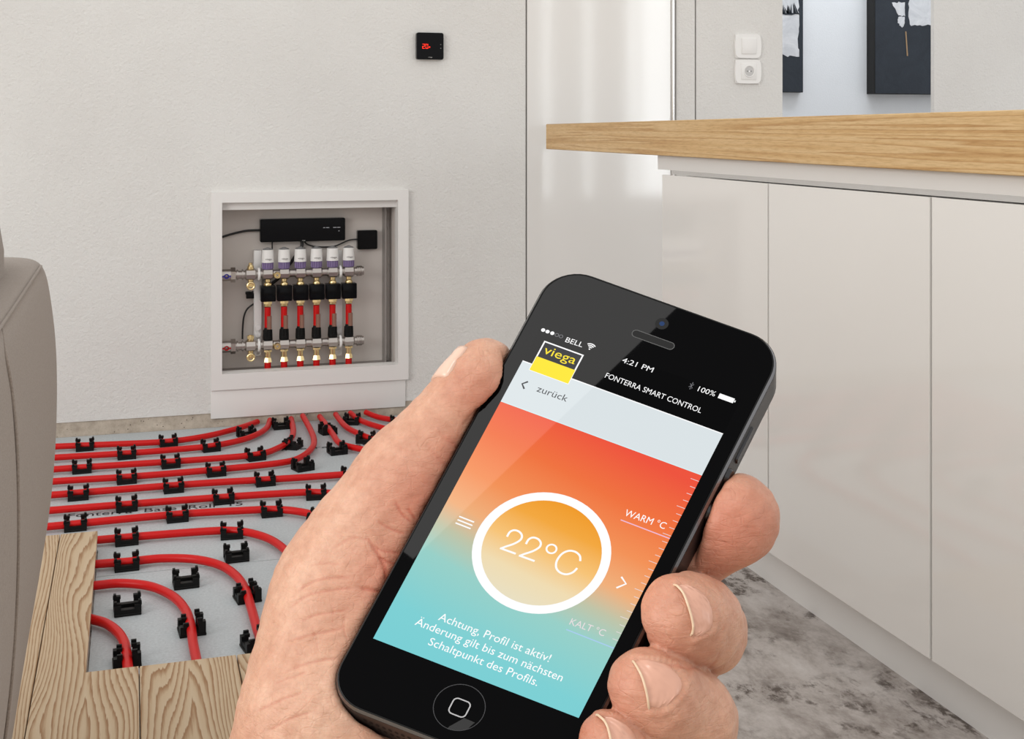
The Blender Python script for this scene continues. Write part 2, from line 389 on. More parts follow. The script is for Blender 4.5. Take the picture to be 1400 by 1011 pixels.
# ------------------------------------------------------------------ sockets and pictures
def curved_frame(m, x0, x1, z0, z1, d, bulge):
    """frame plate whose sides bow outward"""
    n = 8; out = []
    cx, cz = (x0 + x1) / 2, (z0 + z1) / 2
    for k in range(n + 1): out.append((x0 + (x1 - x0) * k / n, z0 - bulge * .3 * math.sin(math.pi * k / n)))
    for k in range(1, n + 1): out.append((x1 + bulge * math.sin(math.pi * k / n), z0 + (z1 - z0) * k / n))
    for k in range(1, n + 1): out.append((x1 - (x1 - x0) * k / n, z1 + bulge * .3 * math.sin(math.pi * k / n)))
    for k in range(1, n): out.append((x0 - bulge * math.sin(math.pi * k / n), z1 - (z1 - z0) * k / n))
    m.prism([(x, 0, z) for x, z in out], (0, -d, 0))
    bmesh.ops.bevel(m.bm, geom=[e for e in m.bm.edges if all(v.co.y < -d + 1e-6 for v in e.verts)], offset=.004, segments=3, affect='EDGES')
t = thing('light_switch', 'white wall light switch with square rocker directly above the power socket', 'light switch', (2.045, D - .0005, 1.201))
m = MB(); curved_frame(m, -.046, .046, -.0405, .0405, .010, .004); m.build('frame', 'white', t)
MB().box(-.026, .030, -.0135, -.008, -.0275, .0275, .002).build('rocker', 'white', t)
t = thing('power_socket', 'white round-well power socket on the wall directly under the light switch', 'socket', (2.045, D - .0005, 1.113))
m = MB(); curved_frame(m, -.046, .046, -.0405, .0405, .010, .004); m.build('frame', 'white', t)
m = MB(); m.box(-.028, .030, -.0125, -.008, -.0285, .0285, .002); m.build('cover_plate', 'white', t)
m = MB(); m.tor((.002, -.0128, .001), .0195, .0022); m.build('well_rim', 'white', t)
m = MB(); m.cyl((.002, -.0127, .001), (.002, -.0132, .001), .0186, seg=24); w_ = m.build('well', plain('socket_well', (.55, .54, .53, 1), .4), t)
for sx in (-1, 1): MB().cyl((.002 + sx * .0072, -.0131, .001), (.002 + sx * .0072, -.0137, .001), .0024, seg=10).build('contact_hole', 'grey', w_)
MB().cyl((.002, -.0131, .001), (.002, -.0137, .001), .002, seg=10).build('screw', 'alu', w_)

def ragged(pts, amp, n=6, seed=1):
    rnd = random.Random(seed); out = []
    for i in range(len(pts)):
        a, b = pts[i], pts[(i + 1) % len(pts)]
        for k in range(n):
            f_ = k / n; out.append((a[0] + (b[0] - a[0]) * f_ + rnd.uniform(-amp, amp), a[1] + (b[1] - a[1]) * f_ + rnd.uniform(-amp, amp)))
    return out
def patch(parent, name, pts, mat, y):
    m = MB(); m.prism([(x, y, z) for x, z in pts], (0, -.0015, 0)); return m.build(name, mat, parent, 0)
t = thing('wall_picture', 'tall dark navy abstract picture with white block and thin streak, in the passage', 'picture', (3.197, 5.0, 1.073))
MB().box(-.008, .72, -.055, 0, 0, 1.25).build('canvas', 'blackpaint', t, 0)
MB().box(0, .72, -.0565, -.055, 0.002, 1.25).build('painted_face', 'navy', t, 0)
def art(parent, name, px, mat, y, dy, rough=0, n=6, seed=1):
    P = [ony(u, v, y) for u, v in px]; q = [(p[0] - parent.location.x, p[2] - parent.location.z) for p in P]
    return patch(parent, name, ragged(q, rough, n, seed) if rough else q, mat, dy)
art(t, 'white_block', [(1243, 34.5), (1300, 35), (1300, -60), (1242, -60)], 'canvas', 4.943, -.0566, .004, 16, 2)
art(t, 'white_patch', [(1220, 3.5), (1236, 3), (1237, 21), (1228, 22)], 'canvas', 4.943, -.0566, .004, 5, 3)
art(t, 'white_patch', [(1228, 23.5), (1236, 23), (1237, 33), (1233, 37), (1227.5, 32)], 'canvas', 4.943, -.0566, .003, 4, 5)
art(t, 'streak', [(1237.6, 43), (1239, 43), (1241.3, 76.5), (1239.8, 76.5)], 'gold', 4.943, -.0566)
t = thing('wall_picture', 'narrow visible picture with pale grey upper field above a black lower field', 'picture', (2.847, 5.0, 1.077))
MB().box(-.62, 0, -.03, 0, 0, 1.25).build('canvas', 'blackpaint', t, 0)
MB().box(-.62, -.0, -.0315, -.03, 0.002, 1.25).build('painted_face', 'navy', t, 0)
art(t, 'pale_field', [(1000, 76), (1092.2, 76), (1092.2, -60), (1000, -60)], 'canvas', 4.968, -.0316, .007, 22, 9)
for k in range(14):
    rnd = random.Random(k); u = rnd.uniform(1062, 1090); h_ = rnd.uniform(4, 15)
    art(t, 'brush_mark', [(u, 18), (u + 3, 19), (u + rnd.uniform(-4, 4), 18 - h_)], 'navy', 4.968, -.0332)
art(t, 'brush_line', [(1055, 20), (1092, 20), (1092, 18), (1055, 18)], 'navy', 4.968, -.0332, .003, 8, 4)

# ------------------------------------------------------------------ sofa
t = thing('sofa', 'taupe fabric sofa with a bulging padded arm standing on the pine boards', 'sofa', (-.12, 1.3, FZ))
prof = [(.06, -.160), (.102, -.150), (.208, -.135), (.342, -.112), (.42, -.100), (.497, -.094), (.57, -.0925), (.634, -.094), (.69, -.101), (.72, -.106), (.735, -.113), (.742, -.125), (.745, -.15), (.746, -.25), (.742, -.45), (.70, -.53), (.40, -.55), (.06, -.52)]
m = MB(); rings = []
for y, k in ((.35, -.03), (.38, -.012), (.45, 0), (1.0, .002), (1.5, 0.0), (1.70, 0), (1.765, -.004), (1.785, -.012), (1.793, -.03)):
    ring = []
    cxx, czz = -.32, .42
    for z_, x_ in prof:
        s_ = 1 + k * 1.0; ring.append(m.bm.verts.new((cxx + (x_ - cxx) * s_ + .12, y - 1.3, czz + (z_ - czz) * (1 + k * .5) - FZ)))
    rings.append(ring)
for a, b in zip(rings, rings[1:]):
    for k in range(len(a)): m.bm.faces.new((a[k], a[(k + 1) % len(a)], b[(k + 1) % len(a)], b[k]))
m.bm.faces.new(rings[0]); m.bm.faces.new(rings[-1][::-1])
arm = m.build('arm', 'fabric', t, 50)
sub = arm.modifiers.new('s', 'SUBSURF'); sub.levels = 2; sub.render_levels = 2
MB().tube([(-.1125 + .12, y - 1.3, .7335 - FZ) for y in (.45, .8, 1.2, 1.6, 1.74)], .0018, 8).build('piping', 'fabric', arm)
def arm_pt(u, v):
    x = -.10
    for _ in range(4):
        k = ray(u, v); p = CAM + k * (x / k[0]); zs = [q[0] for q in prof[:11]]; x = float(np.interp(p[2], zs, [q[1] for q in prof[:11]])) + .001
    return p - np.array([-.12, 1.3, FZ])
MB().tube(spline([arm_pt(*q) for q in ((3, 452), (9, 490), (17, 540), (23, 600), (25, 680), (24, 800), (16, 930), (6, 1020))], 5), .0016, 8).build('seam', 'fabric', arm)
m = MB(); m.box(-.34, -.020, -.75, .34, .10, .82, .09, 5); b_ = m.build('backrest', 'fabric', t); b_.location.x = 0.0
MB().box(-.9, -.3, -.8, .42, .06, .40, .05, 3).build('seat', 'fabric', t)
for sx in (-.40, -.06):
    for sy in (-.8, .40): MB().cyl((sx, sy, 0), (sx, sy, .03), .015, .02).build('leg', 'grey', t)

# ------------------------------------------------------------------ thermostat
c = ony(586.5, 63.5, D); t = thing('thermostat', 'square black glossy room thermostat with red digits on the plaster wall', 'thermostat', (c[0], D - .0005, c[2]))
m = MB(); m.prism([(x, 0, z) for x, z in rrect(.088, .086, .006)], (0, -.017, 0)); bmesh.ops.bevel(m.bm, geom=[e for e in m.bm.edges if all(v.co.y < -.0169 for v in e.verts)], offset=.002, segments=2, affect='EDGES')
m.build('housing', 'blackgloss', t)
def seg_digit(x, segs, wd=.0078, hh=.0150, th=.0015):
    m = MB(); z0 = -.0085
    S_ = dict(a=(0, wd, hh - th, hh), d=(0, wd, 0, th), g=(0, wd, hh / 2 - th / 2, hh / 2 + th / 2), f=(0, th, hh / 2 + .0004, hh), b=(wd - th, wd, hh / 2 + .0004, hh), e=(0, th, 0, hh / 2 - .0004), c=(wd - th, wd, 0, hh / 2 - .0004))
    for k in segs: a, b, c_, d_ = S_[k]; m.box(x + a, x + b, -.0176, -.0168, z0 + c_, z0 + d_)
    m.build('digit', 'redled', t, 0)
seg_digit(-.0255, 'abged'); seg_digit(-.0150, 'abcdef'); seg_digit(-.0045, 'abgf', .0040, .0070, .0011)
flat_text('maker_mark', 'viega', lambda x, y: (-.006 + x, -.0174, -.037 + y), 'greytext', t, .013, .0032)
for zz in (.0055, -.0065): MB().box(.033, .036, -.0174, -.016, zz - .001, zz + .001).build('key_mark', 'grey', t, 0)
# ------------------------------------------------------------------ manifold cabinet in the wall
NY = D + .125                                                    # back plate of the niche
cab = thing('manifold_cabinet', 'white framed wall cabinet recessed above the pipes, with apron below', 'cabinet', (.5375, D, .116))
ox, oz = .5375, .116
def cb(x0, x1, y0, y1, z0, z1): return (x0 - ox, x1 - ox, y0 - D, y1 - D, z0 - oz, z1 - oz)
def framed(x0, x1, z0, z1, X0, X1, Z0, Z1, y0, y1):
    """rectangular frame, inner x0..z1, outer X0..Z1, mitred"""
    m = MB(); q = [(x0, z0), (x1, z0), (x1, z1), (x0, z1)]; Q = [(X0, Z0), (X1, Z0), (X1, Z1), (X0, Z1)]
    for i in range(4):
        j = (i + 1) % 4; m.prism([(a - ox, y0 - D, b - oz) for a, b in (q[i], q[j], Q[j], Q[i])], (0, y1 - y0, 0))
    return m
m = framed(.264, .810, .165, .688, .231, .844, .116, .720, D - .016, D + .004); m.build('frame', 'frame', cab, 0)
m = framed(.2645, .8095, .1655, .6875, .259, .815, .1505, .6995, D + .004, D + .035); m.build('inner_frame', 'frame', cab, 0)
MB().box(*cb(.2645, .8095, D + .012, D + .05, .664, .6873)).build('top_rail', 'frame', cab, 0)
MB().box(*cb(.231, .836, D - .007, D - .0003, .028, .1158), .0015).build('apron', 'frame', cab)
MB().box(*cb(.259, .815, NY, NY + .004, .151, .699)).build('back_plate', 'niche', cab, 0)
MB().box(*cb(.259, .262, D + .035, NY, .151, .699)).build('side_plate', 'niche', cab, 0)
MB().box(*cb(.8105, .815, D + .035, NY, .151, .699)).build('side_plate', 'niche', cab, 0)
MB().box(*cb(.262, .8105, D + .035, NY, .151, .156)).build('bottom_plate', 'nichedark', cab, 0)
MB().box(*cb(.262, .8105, D + .05, NY, .694, .699)).build('top_plate', 'niche', cab, 0)
MB().box(*cb(.786, .790, D + .075, NY, .156, .694)).build('side_rail', 'nichedark', cab, 0)

MY = D + .055                                                    # axis of the manifold bars
def c1(cx_, cy_, y=MY):                                          # pixel of a zoomed view of the cabinet -> point in the plane y
    return ony(270 + cx_ / 3.063, 250 + cy_ / 3.063, y)
S = 1 / 3.063 * 4.0 / F * 1.0                                    # metres per zoom pixel (about)
colx = [c1(x, 480)[0] for x in (294, 362.5, 430.5, 498, 565.5, 633)]
z_up, z_lo = c1(430, 377)[2], c1(430, 672)[2]
def manifold(name, label, z0, upper):
    x_l = c1(102, 380)[0]; x_r = c1(690, 370)[0]; xb = c1(222, 380)[0]; xn = c1(150, 380)[0]
    T = thing(name, label, 'manifold', (x_l, MY, z0)); L = lambda x: x - x_l
    MB().cyl((L(xn), 0, 0), (L(x_r) - .012, 0, 0), .0125, seg=20).build('bar', 'steel', T)
    for i, x in enumerate([xb] + colx):
        m = MB(); m.cyl((L(x) - .0135, 0, 0), (L(x) + .0135, 0, 0), .0185, seg=8); o = m.build('hexagon_block', 'steel', T, 20)
        for sx in (-1, 1): MB().cyl((L(x) + sx * .0135, 0, 0), (L(x) + sx * .0175, 0, 0), .0165, .0135, seg=16).build('shoulder', 'steel', o)
    # right end: threaded plug
    m = MB()
    for k in range(4): m.cyl((L(x_r) - .018 + k * .006, 0, 0), (L(x_r) - .0145 + k * .006, 0, 0), .0165 if k < 3 else .0135, seg=16)
    m.cyl((L(x_r) - .018, 0, 0), (L(x_r) + .004, 0, 0), .012); m.build('end_plug', 'steel', T)
    # left end: union nut and ball valve with coloured lever
    MB().cyl((L(xn) - .008, 0, 0), (L(xn) + .006, 0, 0), .0235, seg=6).build('union_nut', 'steel', T, 20)
    v = MB().cyl((-.03, 0, 0), (L(xn) - .008, 0, 0), .0185, seg=16).build('ball_valve', 'steel', T)
    m = MB(); m.tor((L(c1(120, 385)[0]), -.021, -.002), .006, .002, 'y', 16, 6); m.box(-.004, L(c1(112, 385)[0]), -.0225, -.0195, -.0045, .0); m.box(L(c1(128, 385)[0]), L(c1(138, 385)[0]), -.0225, -.0195, -.0045, .0)
    m.build('valve_lever', 'blue' if upper else 'red', v)
    for sx in (-.0, .016): MB().cyl((L(xn) + .010 + sx, 0, 0), (L(xn) + .014 + sx, 0, 0), .0165, seg=16).build('collar', 'steel', T)
    # brass vent above, drain below, port on the bar
    x = L(xb)
    m = MB(); m.cyl((x, 0, .016), (x, 0, .024), .010, seg=12); m.cyl((x, 0, .024), (x, 0, .032), .0105, .005, seg=12) if upper else m.cyl((x, 0, .022), (x, 0, .031), .0115, seg=6)
    m.cyl((x, 0, .028), (x, 0, .036 if upper else .033), .006, seg=10); m.build('vent', 'brass', T)
    m = MB(); m.cyl((x, 0, -.016), (x, 0, -.024), .0085, seg=12); m.tor((x, -.012, -.035), .0105, .0034, 'y', 18, 8); m.cyl((x, .004, -.035), (x, -.012, -.035), .0095, seg=14); dr = m.build('drain_valve', 'brass', T)
    MB().cyl((x, -.010, -.035), (x, -.0165, -.035), .0042, seg=8).build('drain_stem', 'brass', dr); MB().box(x - .0035, x + .0035, -.0135, -.011, -.047, -.036).build('drain_slot', 'nichedark', dr, 0)
    xp = L(c1(331, 383)[0])
    p_ = MB().cyl((xp, -.008, -.003), (xp, -.025, -.003), .0105, seg=16).build('gauge_port', 'brass', T); MB().tor((xp, -.025, -.003), .0078, .0028, 'y', 18, 6).build('port_rim', 'brass', p_); MB().cyl((xp, -.0245, -.003), (xp, -.0253, -.003), .0035, seg=6).build('port_socket', 'nichedark', p_)
    for i, X in enumerate(colx):
        x = L(X)
        if upper:
            hz = c1(430, 300)[2] - z0; hw = .0185
            a = MB().cyl((x, 0, hz - .022), (x, 0, hz + .0175), .0195, .0175, seg=20)
            a = a.build('actuator', 'white', T); m = MB(); m.cyl((x, 0, hz + .0175), (x, 0, hz + .021), .0172, .013, seg=20); m.sph((x, 0, hz + .020), .009, (1, 1, .55)); m.build('cap', 'grey', a)
            m = MB()
            for k in range(14):
                an = 2 * math.pi * k / 14; m.cyl((x + .0155 * math.cos(an), .0155 * math.sin(an), .017), (x + .0155 * math.cos(an), .0155 * math.sin(an), hz - .0225), .0028, seg=6)
            m.cyl((x, 0, .015), (x, 0, hz - .0222), .0155, seg=18); m.build('collar_ring', 'purple', a)
            flat_text('maker_mark', 'viega', lambda q, y, x=x: (x - .011 + q + .001, -.0205 + .0000, hz - .013 + y), 'darktext', a, .021, .0055)
            nz = c1(430, 420)[2] - z0
            m = MB(); m.sph((x, -.002, nz - .002), .0125, (1, 1, .9)); m.cyl((x, 0, -.017), (x, 0, nz), .0085, seg=12); m.build('ball_joint', 'brass', T)
            bz = c1(430, 458)[2] - z0
            m = MB(); m.box(x - .0233, x + .0233, -.022, .018, bz - .0245, bz + .0245, .003); bx = m.build('balancing_box', 'blackgloss', T)
            m = MB(); m.cyl((x, 0, bz - .0245), (x, 0, bz - .033), .0145, seg=6); m.cyl((x, 0, bz - .033), (x, 0, bz - .041), .0105, seg=14); m.cyl((x, 0, bz - .036), (x, 0, bz - .040), .012, seg=14); m.build('union', 'brass', T, 25)
        else:
            m = MB()
            m.cyl((x, 0, .015), (x, 0, .026), .015, seg=14); m.cyl((x, 0, .026), (x, 0, .048), .0135, .0125, seg=14); m.cyl((x, 0, .048), (x, 0, .056), .0115, .0095, seg=14)
            for k in range(10):
                an = 2 * math.pi * k / 10; m.cyl((x + .0135 * math.cos(an), .0135 * math.sin(an), .02), (x + .0125 * math.cos(an), .0125 * math.sin(an), .047), .0018, seg=5)
            o = m.build('flow_valve', 'clip', T)
            MB().cyl((x + .004, -.010, .05), (x + .004, -.010, .091), .0072, seg=12).build('sight_tube', 'glasstube', o)
            m = MB(); m.cyl((x, 0, -.016), (x, 0, -.022), .0135, seg=6); m.cyl((x, 0, -.022), (x, 0, -.042), .0088, seg=14); m.cyl((x, 0, -.040), (x, 0, -.054), .0105, .014, seg=6); m.build('union', 'brass', T, 25)
    return T
manifold('heating_manifold', 'upper steel manifold bar with six white capped actuators and blue valve lever', z_up, True)
manifold('heating_manifold', 'lower steel manifold bar with black flow valves and red valve lever', z_lo, False)
# mounting rails hold both bars
for k, cxx in enumerate((257, 598)):
    x = c1(cxx, 480)[0]; zt, zb_ = c1(cxx, 288)[2], c1(cxx, 735)[2]
    T = thing('mounting_bracket', ['clear plastic bracket holding the steel bars beside the brass drain valves', 'clear plastic bracket holding the steel bars between the last two actuators'][k], 'bracket', (x, NY, zb_), 0, 'manifold brackets')
    h = zt - zb_
    MB().box(-.012, .012, -.036, 0, 0, h, .002).build('rail', 'clear', T)
    for zz in (z_up - zb_, z_lo - zb_):
        m = MB(); m.tor((0, MY - NY, zz), .0165, .0042, 'x', 24, 8); m.build('clamp_ring', 'white', T)
    for zz in (z_lo - zb_ + .028, z_lo - zb_ + .05): MB().cyl((0, -.036, zz), (0, -.043, zz), .009, seg=10).build('screw_boss', 'clear', T); 
    MB().tor((0, -.04, .012), .008, .0026, 'y').build('foot_lug', 'clear', T)
ORD = ('first', 'second', 'third', 'fourth', 'fifth', 'sixth')
# red risers between the bars and below them
for i, X in enumerate(colx):
    zt = c1(430, 512)[2]; o = MB().cyl((0, 0, 0), (0, 0, zt - z_lo - .055), .0098, seg=16).build('riser_pipe', 'pipe'); o.location = (X, MY, z_lo + .052)
    tag(o, ORD[i] + ' short red pipe between the two manifold bars, counted from the brass drain valves', 'pipe', 'red pipes between the manifold bars')
    b0 = .158; o = MB().cyl((0, 0, 0), (0, 0, z_lo - .052 - b0), .0102, seg=16).build('riser_pipe', 'pipe'); o.location = (X, MY, b0)
    tag(o, ORD[i] + ' red pipe end below the lower manifold bar, counted from the brass drain valves', 'pipe', 'red pipes below the manifold')
# black control unit, antenna box and their cables
p0, p1 = c1(262, 250, NY - .03), c1(618, 146, NY - .03); w_, h_ = p1[0] - p0[0], p1[2] - p0[2]
T = thing('control_unit', 'long black glossy control box mounted above the white actuators', 'control box', ((p0[0] + p1[0]) / 2, NY, (p0[2] + p1[2]) / 2))
m = MB(); m.prism([(x, -.001, z) for x, z in rrect(w_, h_, .005, 4)], (0, -.034, 0)); bmesh.ops.bevel(m.bm, geom=[e for e in m.bm.edges if all(v.co.y < -.0349 for v in e.verts)], offset=.003, segments=2, affect='EDGES'); m.build('housing', 'blackgloss', T)
for (a, b, z_) in ((.064, .070, .006), (.073, .083, .006), (.096, .107, .006), (.109, .119, .006)): MB().box(a, b, -.0353, -.034, z_ - .0009, z_ + .0009).build('status_light', 'led', T, 0)
MB().box(.113, .116, -.0353, -.034, -.0065, -.004).build('status_light', 'led', T, 0)
flat_text('maker_mark', 'viega', lambda x, y: (-.004 + x, -.0353, -.0345 + y), 'greytext', T, .011, .003)
p0, p1 = c1(670, 280, NY - .02), c1(753, 198, NY - .02); w2, h2 = p1[0] - p0[0], p1[2] - p0[2]
T = thing('antenna_box', 'small square black glossy box on the cabinet back plate beside the long control box', 'control box', ((p0[0] + p1[0]) / 2, NY, (p0[2] + p1[2]) / 2))
m = MB(); m.prism([(x, -.001, z) for x, z in rrect(w2, h2, .005, 4)], (0, -.024, 0)); bmesh.ops.bevel(m.bm, geom=[e for e in m.bm.edges if all(v.co.y < -.0249 for v in e.verts)], offset=.004, segments=2, affect='EDGES'); m.build('housing', 'blackgloss', T)
def cable(label, pts, r, y=NY - .012):
    P = [c1(a, b, (c_[0] if c_ else y)) for a, b, *c_ in pts]; o0 = Vector(P[0])
    o = MB().tube([Vector(p) - o0 for p in spline(P, 8)], r, 8).build('cable', 'cable'); o.location = o0; tag(o, label, 'cable', 'black cables in the cabinet')
cable('thick black cable leaving the control box towards the cabinet side', [(98, 229), (140, 216), (190, 204), (225, 200), (262, 199)], .0036)
cable('thin black cable sagging from the control box to the small square box', [(448, 246), (460, 258), (490, 267), (540, 269), (580, 264), (625, 244), (650, 238), (672, 237)], .0024)
cable('short black cable dropping from the control box behind the first actuator', [(313, 247), (313, 290)], .0022)
cable('thick black cable running down from the control box behind the bar', [(437, 245), (436, 268), (415, 300), (398, 325), (380, 348), (345, 395), (300, 430), (262, 450), (210, 468)], .0052, NY - .014)
cable('thin black cable looping down beside the clear bracket to the lower bar', [(266, 490), (235, 508), (208, 530), (195, 560), (190, 600), (188, 655)], .0028, NY - .02)
p = c1(235, 470, NY - .03)
T = thing('cable_plug', 'flat black plug beside the first balancing box below the brass drain', 'plug', (p[0], NY, p[2]))
MB().box(-.023, .021, -.035, -.022, -.011, .006, .002).build('plug_body', 'clip', T); MB().box(-.025, -.008, -.037, -.021, .002, .011, .002).build('plug_latch', 'clip', T)

# ------------------------------------------------------------------ heating pipes on the foil
PZ, PR = .0135, .0086
def pipe(label, px, z_end=None, group='red floor heating pipes'):
    P = [onz(u, v, PZ) for u, v in px]
    return P
pipes = []      # (label, pixel path along the axis, rises behind the apron)
pipes.append(('red pipe lying closest along the concrete edge of the back wall', [(-60, 619), (75, 611), (160, 607.5), (230, 604), (280, 597), (318, 588), (338, 582)], (352, 577)))
pipes.append(('red pipe next after the one closest to the concrete edge', [(-60, 635), (75, 626), (175, 620), (240, 615), (290, 610), (330, 602), (352, 594), (365, 585)], (369, 575)))
pipes.append(('red pipe bending up tightly to the cabinet next inside the widest bend', [(-60, 653), (75, 642), (180, 635), (270, 629), (350, 622), (380, 613), (396, 602), (401, 590)], (398, 573)))
pipes.append(('red pipe making the widest bend up to the cabinet apron', [(-60, 669), (75, 658.5), (180, 652), (300, 642), (385, 633), (412, 625), (427, 612), (429, 600), (423, 585)], (414, 569)))
pipes.append(('red pipe rising to the cabinet with a sharp kink towards the island', [(560, 624), (520, 619), (482, 612), (464, 606), (455, 594), (446, 581)], (437, 570)))
pipes.append(('red pipe bending from the cabinet towards the island, beside the kinked pipe', [(575, 610), (545, 606), (515, 602), (490, 593), (472, 583)], (459, 567)))
pipes.append(('red pipe bending from the cabinet towards the island, second from the concrete edge', [(590, 596), (555, 591), (530, 587), (505, 580), (489, 573)], (479, 565)))
pipes.append(('red pipe bending from the cabinet towards the island along the concrete edge', [(600, 580), (560, 576), (535, 574), (515, 570)], (500, 564)))
run = [
 ('red pipe crossing straight below the wide bend', [(-60, 686), (60, 678), (160, 670), (280, 661), (400, 654), (500, 647), (600, 640)]),
 ('red pipe crossing the floor, bending slightly near the print', [(-60, 709), (60, 699), (160, 691), (280, 682), (370, 676), (425, 673.5), (470, 677), (510, 686), (545, 705), (570, 740)]),
 ('red pipe lying along the printed line beyond the pine boards', [(-60, 731), (60, 721), (150, 712), (250, 703), (330, 698.5), (378, 697), (415, 701), (440, 709), (470, 722), (505, 750), (530, 800), (545, 860)]),
 ('red pipe bending around the largest of the open corner arcs', [(60, 745), (130, 739), (200, 733), (280, 727), (320, 726), (350, 731), (375, 741), (397, 760), (410, 785), (425, 830), (445, 905), (450, 930)]),
 ('red pipe arc with one clip beside and one at its end by the boards', [(60, 778), (128, 772), (175, 768.5), (220, 764), (265, 765), (300, 773), (322, 787), (335, 805), (343, 830), (352, 862), (362, 893), (368, 912)]),
 ('red pipe arc second smallest at the corner of the pine boards', [(60, 806), (124, 801.5), (165, 798), (205, 802), (235, 815), (252, 832), (260, 852), (264, 880), (269, 905), (272, 925)]),
 ('smallest red pipe arc tucked into the corner of the pine boards', [(60, 830), (110, 840), (122, 846), (145, 853), (162, 866), (171, 882), (174, 905), (176, 930)]),
]
NROOT = None
def mk_pipe(label, P):
    P = [np.array(p) for p in P]; o0 = Vector(P[0]); 
    o = MB().tube([Vector(p) - o0 for p in P], PR, 14).build('heating_pipe', 'pipe'); o.location = o0; tag(o, label, 'pipe', 'red floor heating pipes')
for lb, px, end in pipes:
    P = [onz(u, v, PZ) for u, v in px]
    if px[0][0] > 500: P = [np.array([XR + .004, P[0][1] - .004, PZ])] + P if XR > P[0][0] + .01 else P
    q = ony(end[0], end[1], D - .012); P += [np.array([(q[0] + P[-1][0]) / 2, (q[1] + P[-1][1]) / 2 + .004, PZ + (q[2] - PZ) * .3]), q, np.array([q[0], D - .0125, .075 if lb.find('closest') < 0 else .05])] if False else [q]
    mk_pipe(lb, spline(P, 8))
for lb, px in run:
    P = [onz(u, v, PZ) for u, v in px]; d_ = P[-1] - P[-2]      # carry each run on until it dives under the boards or the stone
    if abs(d_[1]) < abs(d_[0]) * .5: P.append(np.array([XR + .004, P[-1][1], PZ]))
    elif P[-1][1] > 2.13: P += [P[-1] + d_ * (.45 * (2.12 - P[-1][1]) / d_[1]), np.array([P[-1][0] + .03, 2.12, PZ])]
    mk_pipe(lb, spline(P, 8))

# ------------------------------------------------------------------ clips
def clip_meshes():
    base = MB().box(-.0245, .0245, -.0235, .0235, 0, .0045, .001, 1)
    # low front and rear lips joining the posts
    base.box(-.0125, .0125, -.0215, -.0100, .0045, .0120); base.box(-.0125, .0125, .0100, .0215, .0045, .0120)
    posts = []
    for sx in (-1, 1):
        for sy in (-1, 1):
            h = .0225 if sy < 0 else .0285
            m = MB(); x0, x1 = sorted((sx * .0245, sx * .0125)); y0, y1 = sorted((sy * .0225, sy * .0095))
            m.box(x0, x1, y0, y1, .0045, h - .003)
            y2, y3 = sorted((sy * .0165, sy * .0075)); m.box(x0 - .001, x1 + .001, y2, y3, h - .0055, h)
            m.box(x0 if sx < 0 else x1 - .005, x0 + .005 if sx < 0 else x1, y2, y3, h, h + .0035)
            posts.append(m.mesh('post', 0))
    ms = [base.mesh('base', 0)] + posts
    for me in ms: me.materials.append(M['clip'])
    return ms
CM = clip_meshes()
def clip(u, v, label, ang=0, sc=1.0):
    p = onz(u, v, .0128)
    T = thing('pipe_clip', label, 'clip', (p[0], p[1], 0), ang, 'black clips on the foil'); T.scale = (sc, sc, sc)
    for i, me in enumerate(CM): link(bpy.data.objects.new('base' if i == 0 else 'post', me), T)
R_ = math.radians
EDGE = 'black clip on the red pipe closest to the concrete edge'
rows = [
 (EDGE, [(116, 609, 2), (230, 604, 6)]),
 ('black clip on the second red pipe from the concrete edge', [(173, 620, 3), (288, 610, 8)]),
 ('black clip on the third red pipe from the concrete edge', [(112, 639, 2), (233, 632, 4), (349, 622, 12)]),
 ('black clip on the fourth red pipe from the concrete edge', [(173, 653, 3), (295, 643, 4)]),
 ('black clip on the straight red pipe crossing below the wide bend', [(107, 675, 2), (237, 665, 3), (362, 656, 3), (481, 648, 4)]),
 ('black clip on the red pipe next above the print', [(173, 690, 3), (305, 680, 4), (432, 674, -6)]),
 ('black clip on the red pipe along the printed line', [(103, 716, 3), (242, 704, 3), (371, 697, 0), (437, 708, -28)]),
 ('black clip on the red pipe of the largest open arc', [(173, 735, 3), (317, 726.5, -4)]),
 ('black clip holding the start of the second largest open arc', [(173, 769, 3)]),
]
for lb, L_ in rows:
    for k, (u, v, a) in enumerate(L_):
        frm = 'pine boards' if 'arc' in lb else 'sofa'
        clip(u, v, lb if len(L_) == 1 else lb.replace('black clip', ('first', 'second', 'third', 'fourth')[k] + ' black clip from the ' + frm), R_(a))
clip(337, 592, 'black clip between the two outermost bends below the cabinet', R_(14))
clip(400, 607, 'black clip turned on the tight bend next inside the widest one', R_(60))
clip(384, 580, 'free black clip between two pipe ends below the apron', R_(4))
clip(414, 636, 'free black clip just outside the widest bend', R_(18))
clip(448, 587, 'black clip across the steep part of the kinked pipe', R_(100))
clip(461, 614, 'free black clip below the kink of the kinked pipe', R_(8))
clip(500, 599, 'black clip on the curved pipe beside the kinked one', R_(-25))
clip(481, 574, 'black clip at the foot of the second pipe leaving the cabinet towards the island', R_(-20))
clip(545, 577, 'black clip on the island-side pipe along the concrete edge', R_(-6))
clip(323, 757, 'empty black clip on the foil inside the largest open arc', R_(3))
clip(254, 792, 'empty black clip on the foil inside the second largest arc', R_(3))
clip(174, 828, 'empty black clip on the foil inside the second smallest arc', R_(3))
clip(403, 775, 'black clip on the descending part of the largest open arc', R_(-70))
clip(338, 811, 'black clip across the descending part of the second largest arc', R_(-82))
clip(350, 877, 'black clip by the pine boards at the end of the second largest arc', R_(-80))
clip(262, 855, 'black clip across the descending part of the second smallest arc', R_(-86))
clip(173.5, 898, 'black clip across the smallest arc in the board corner', R_(-88))
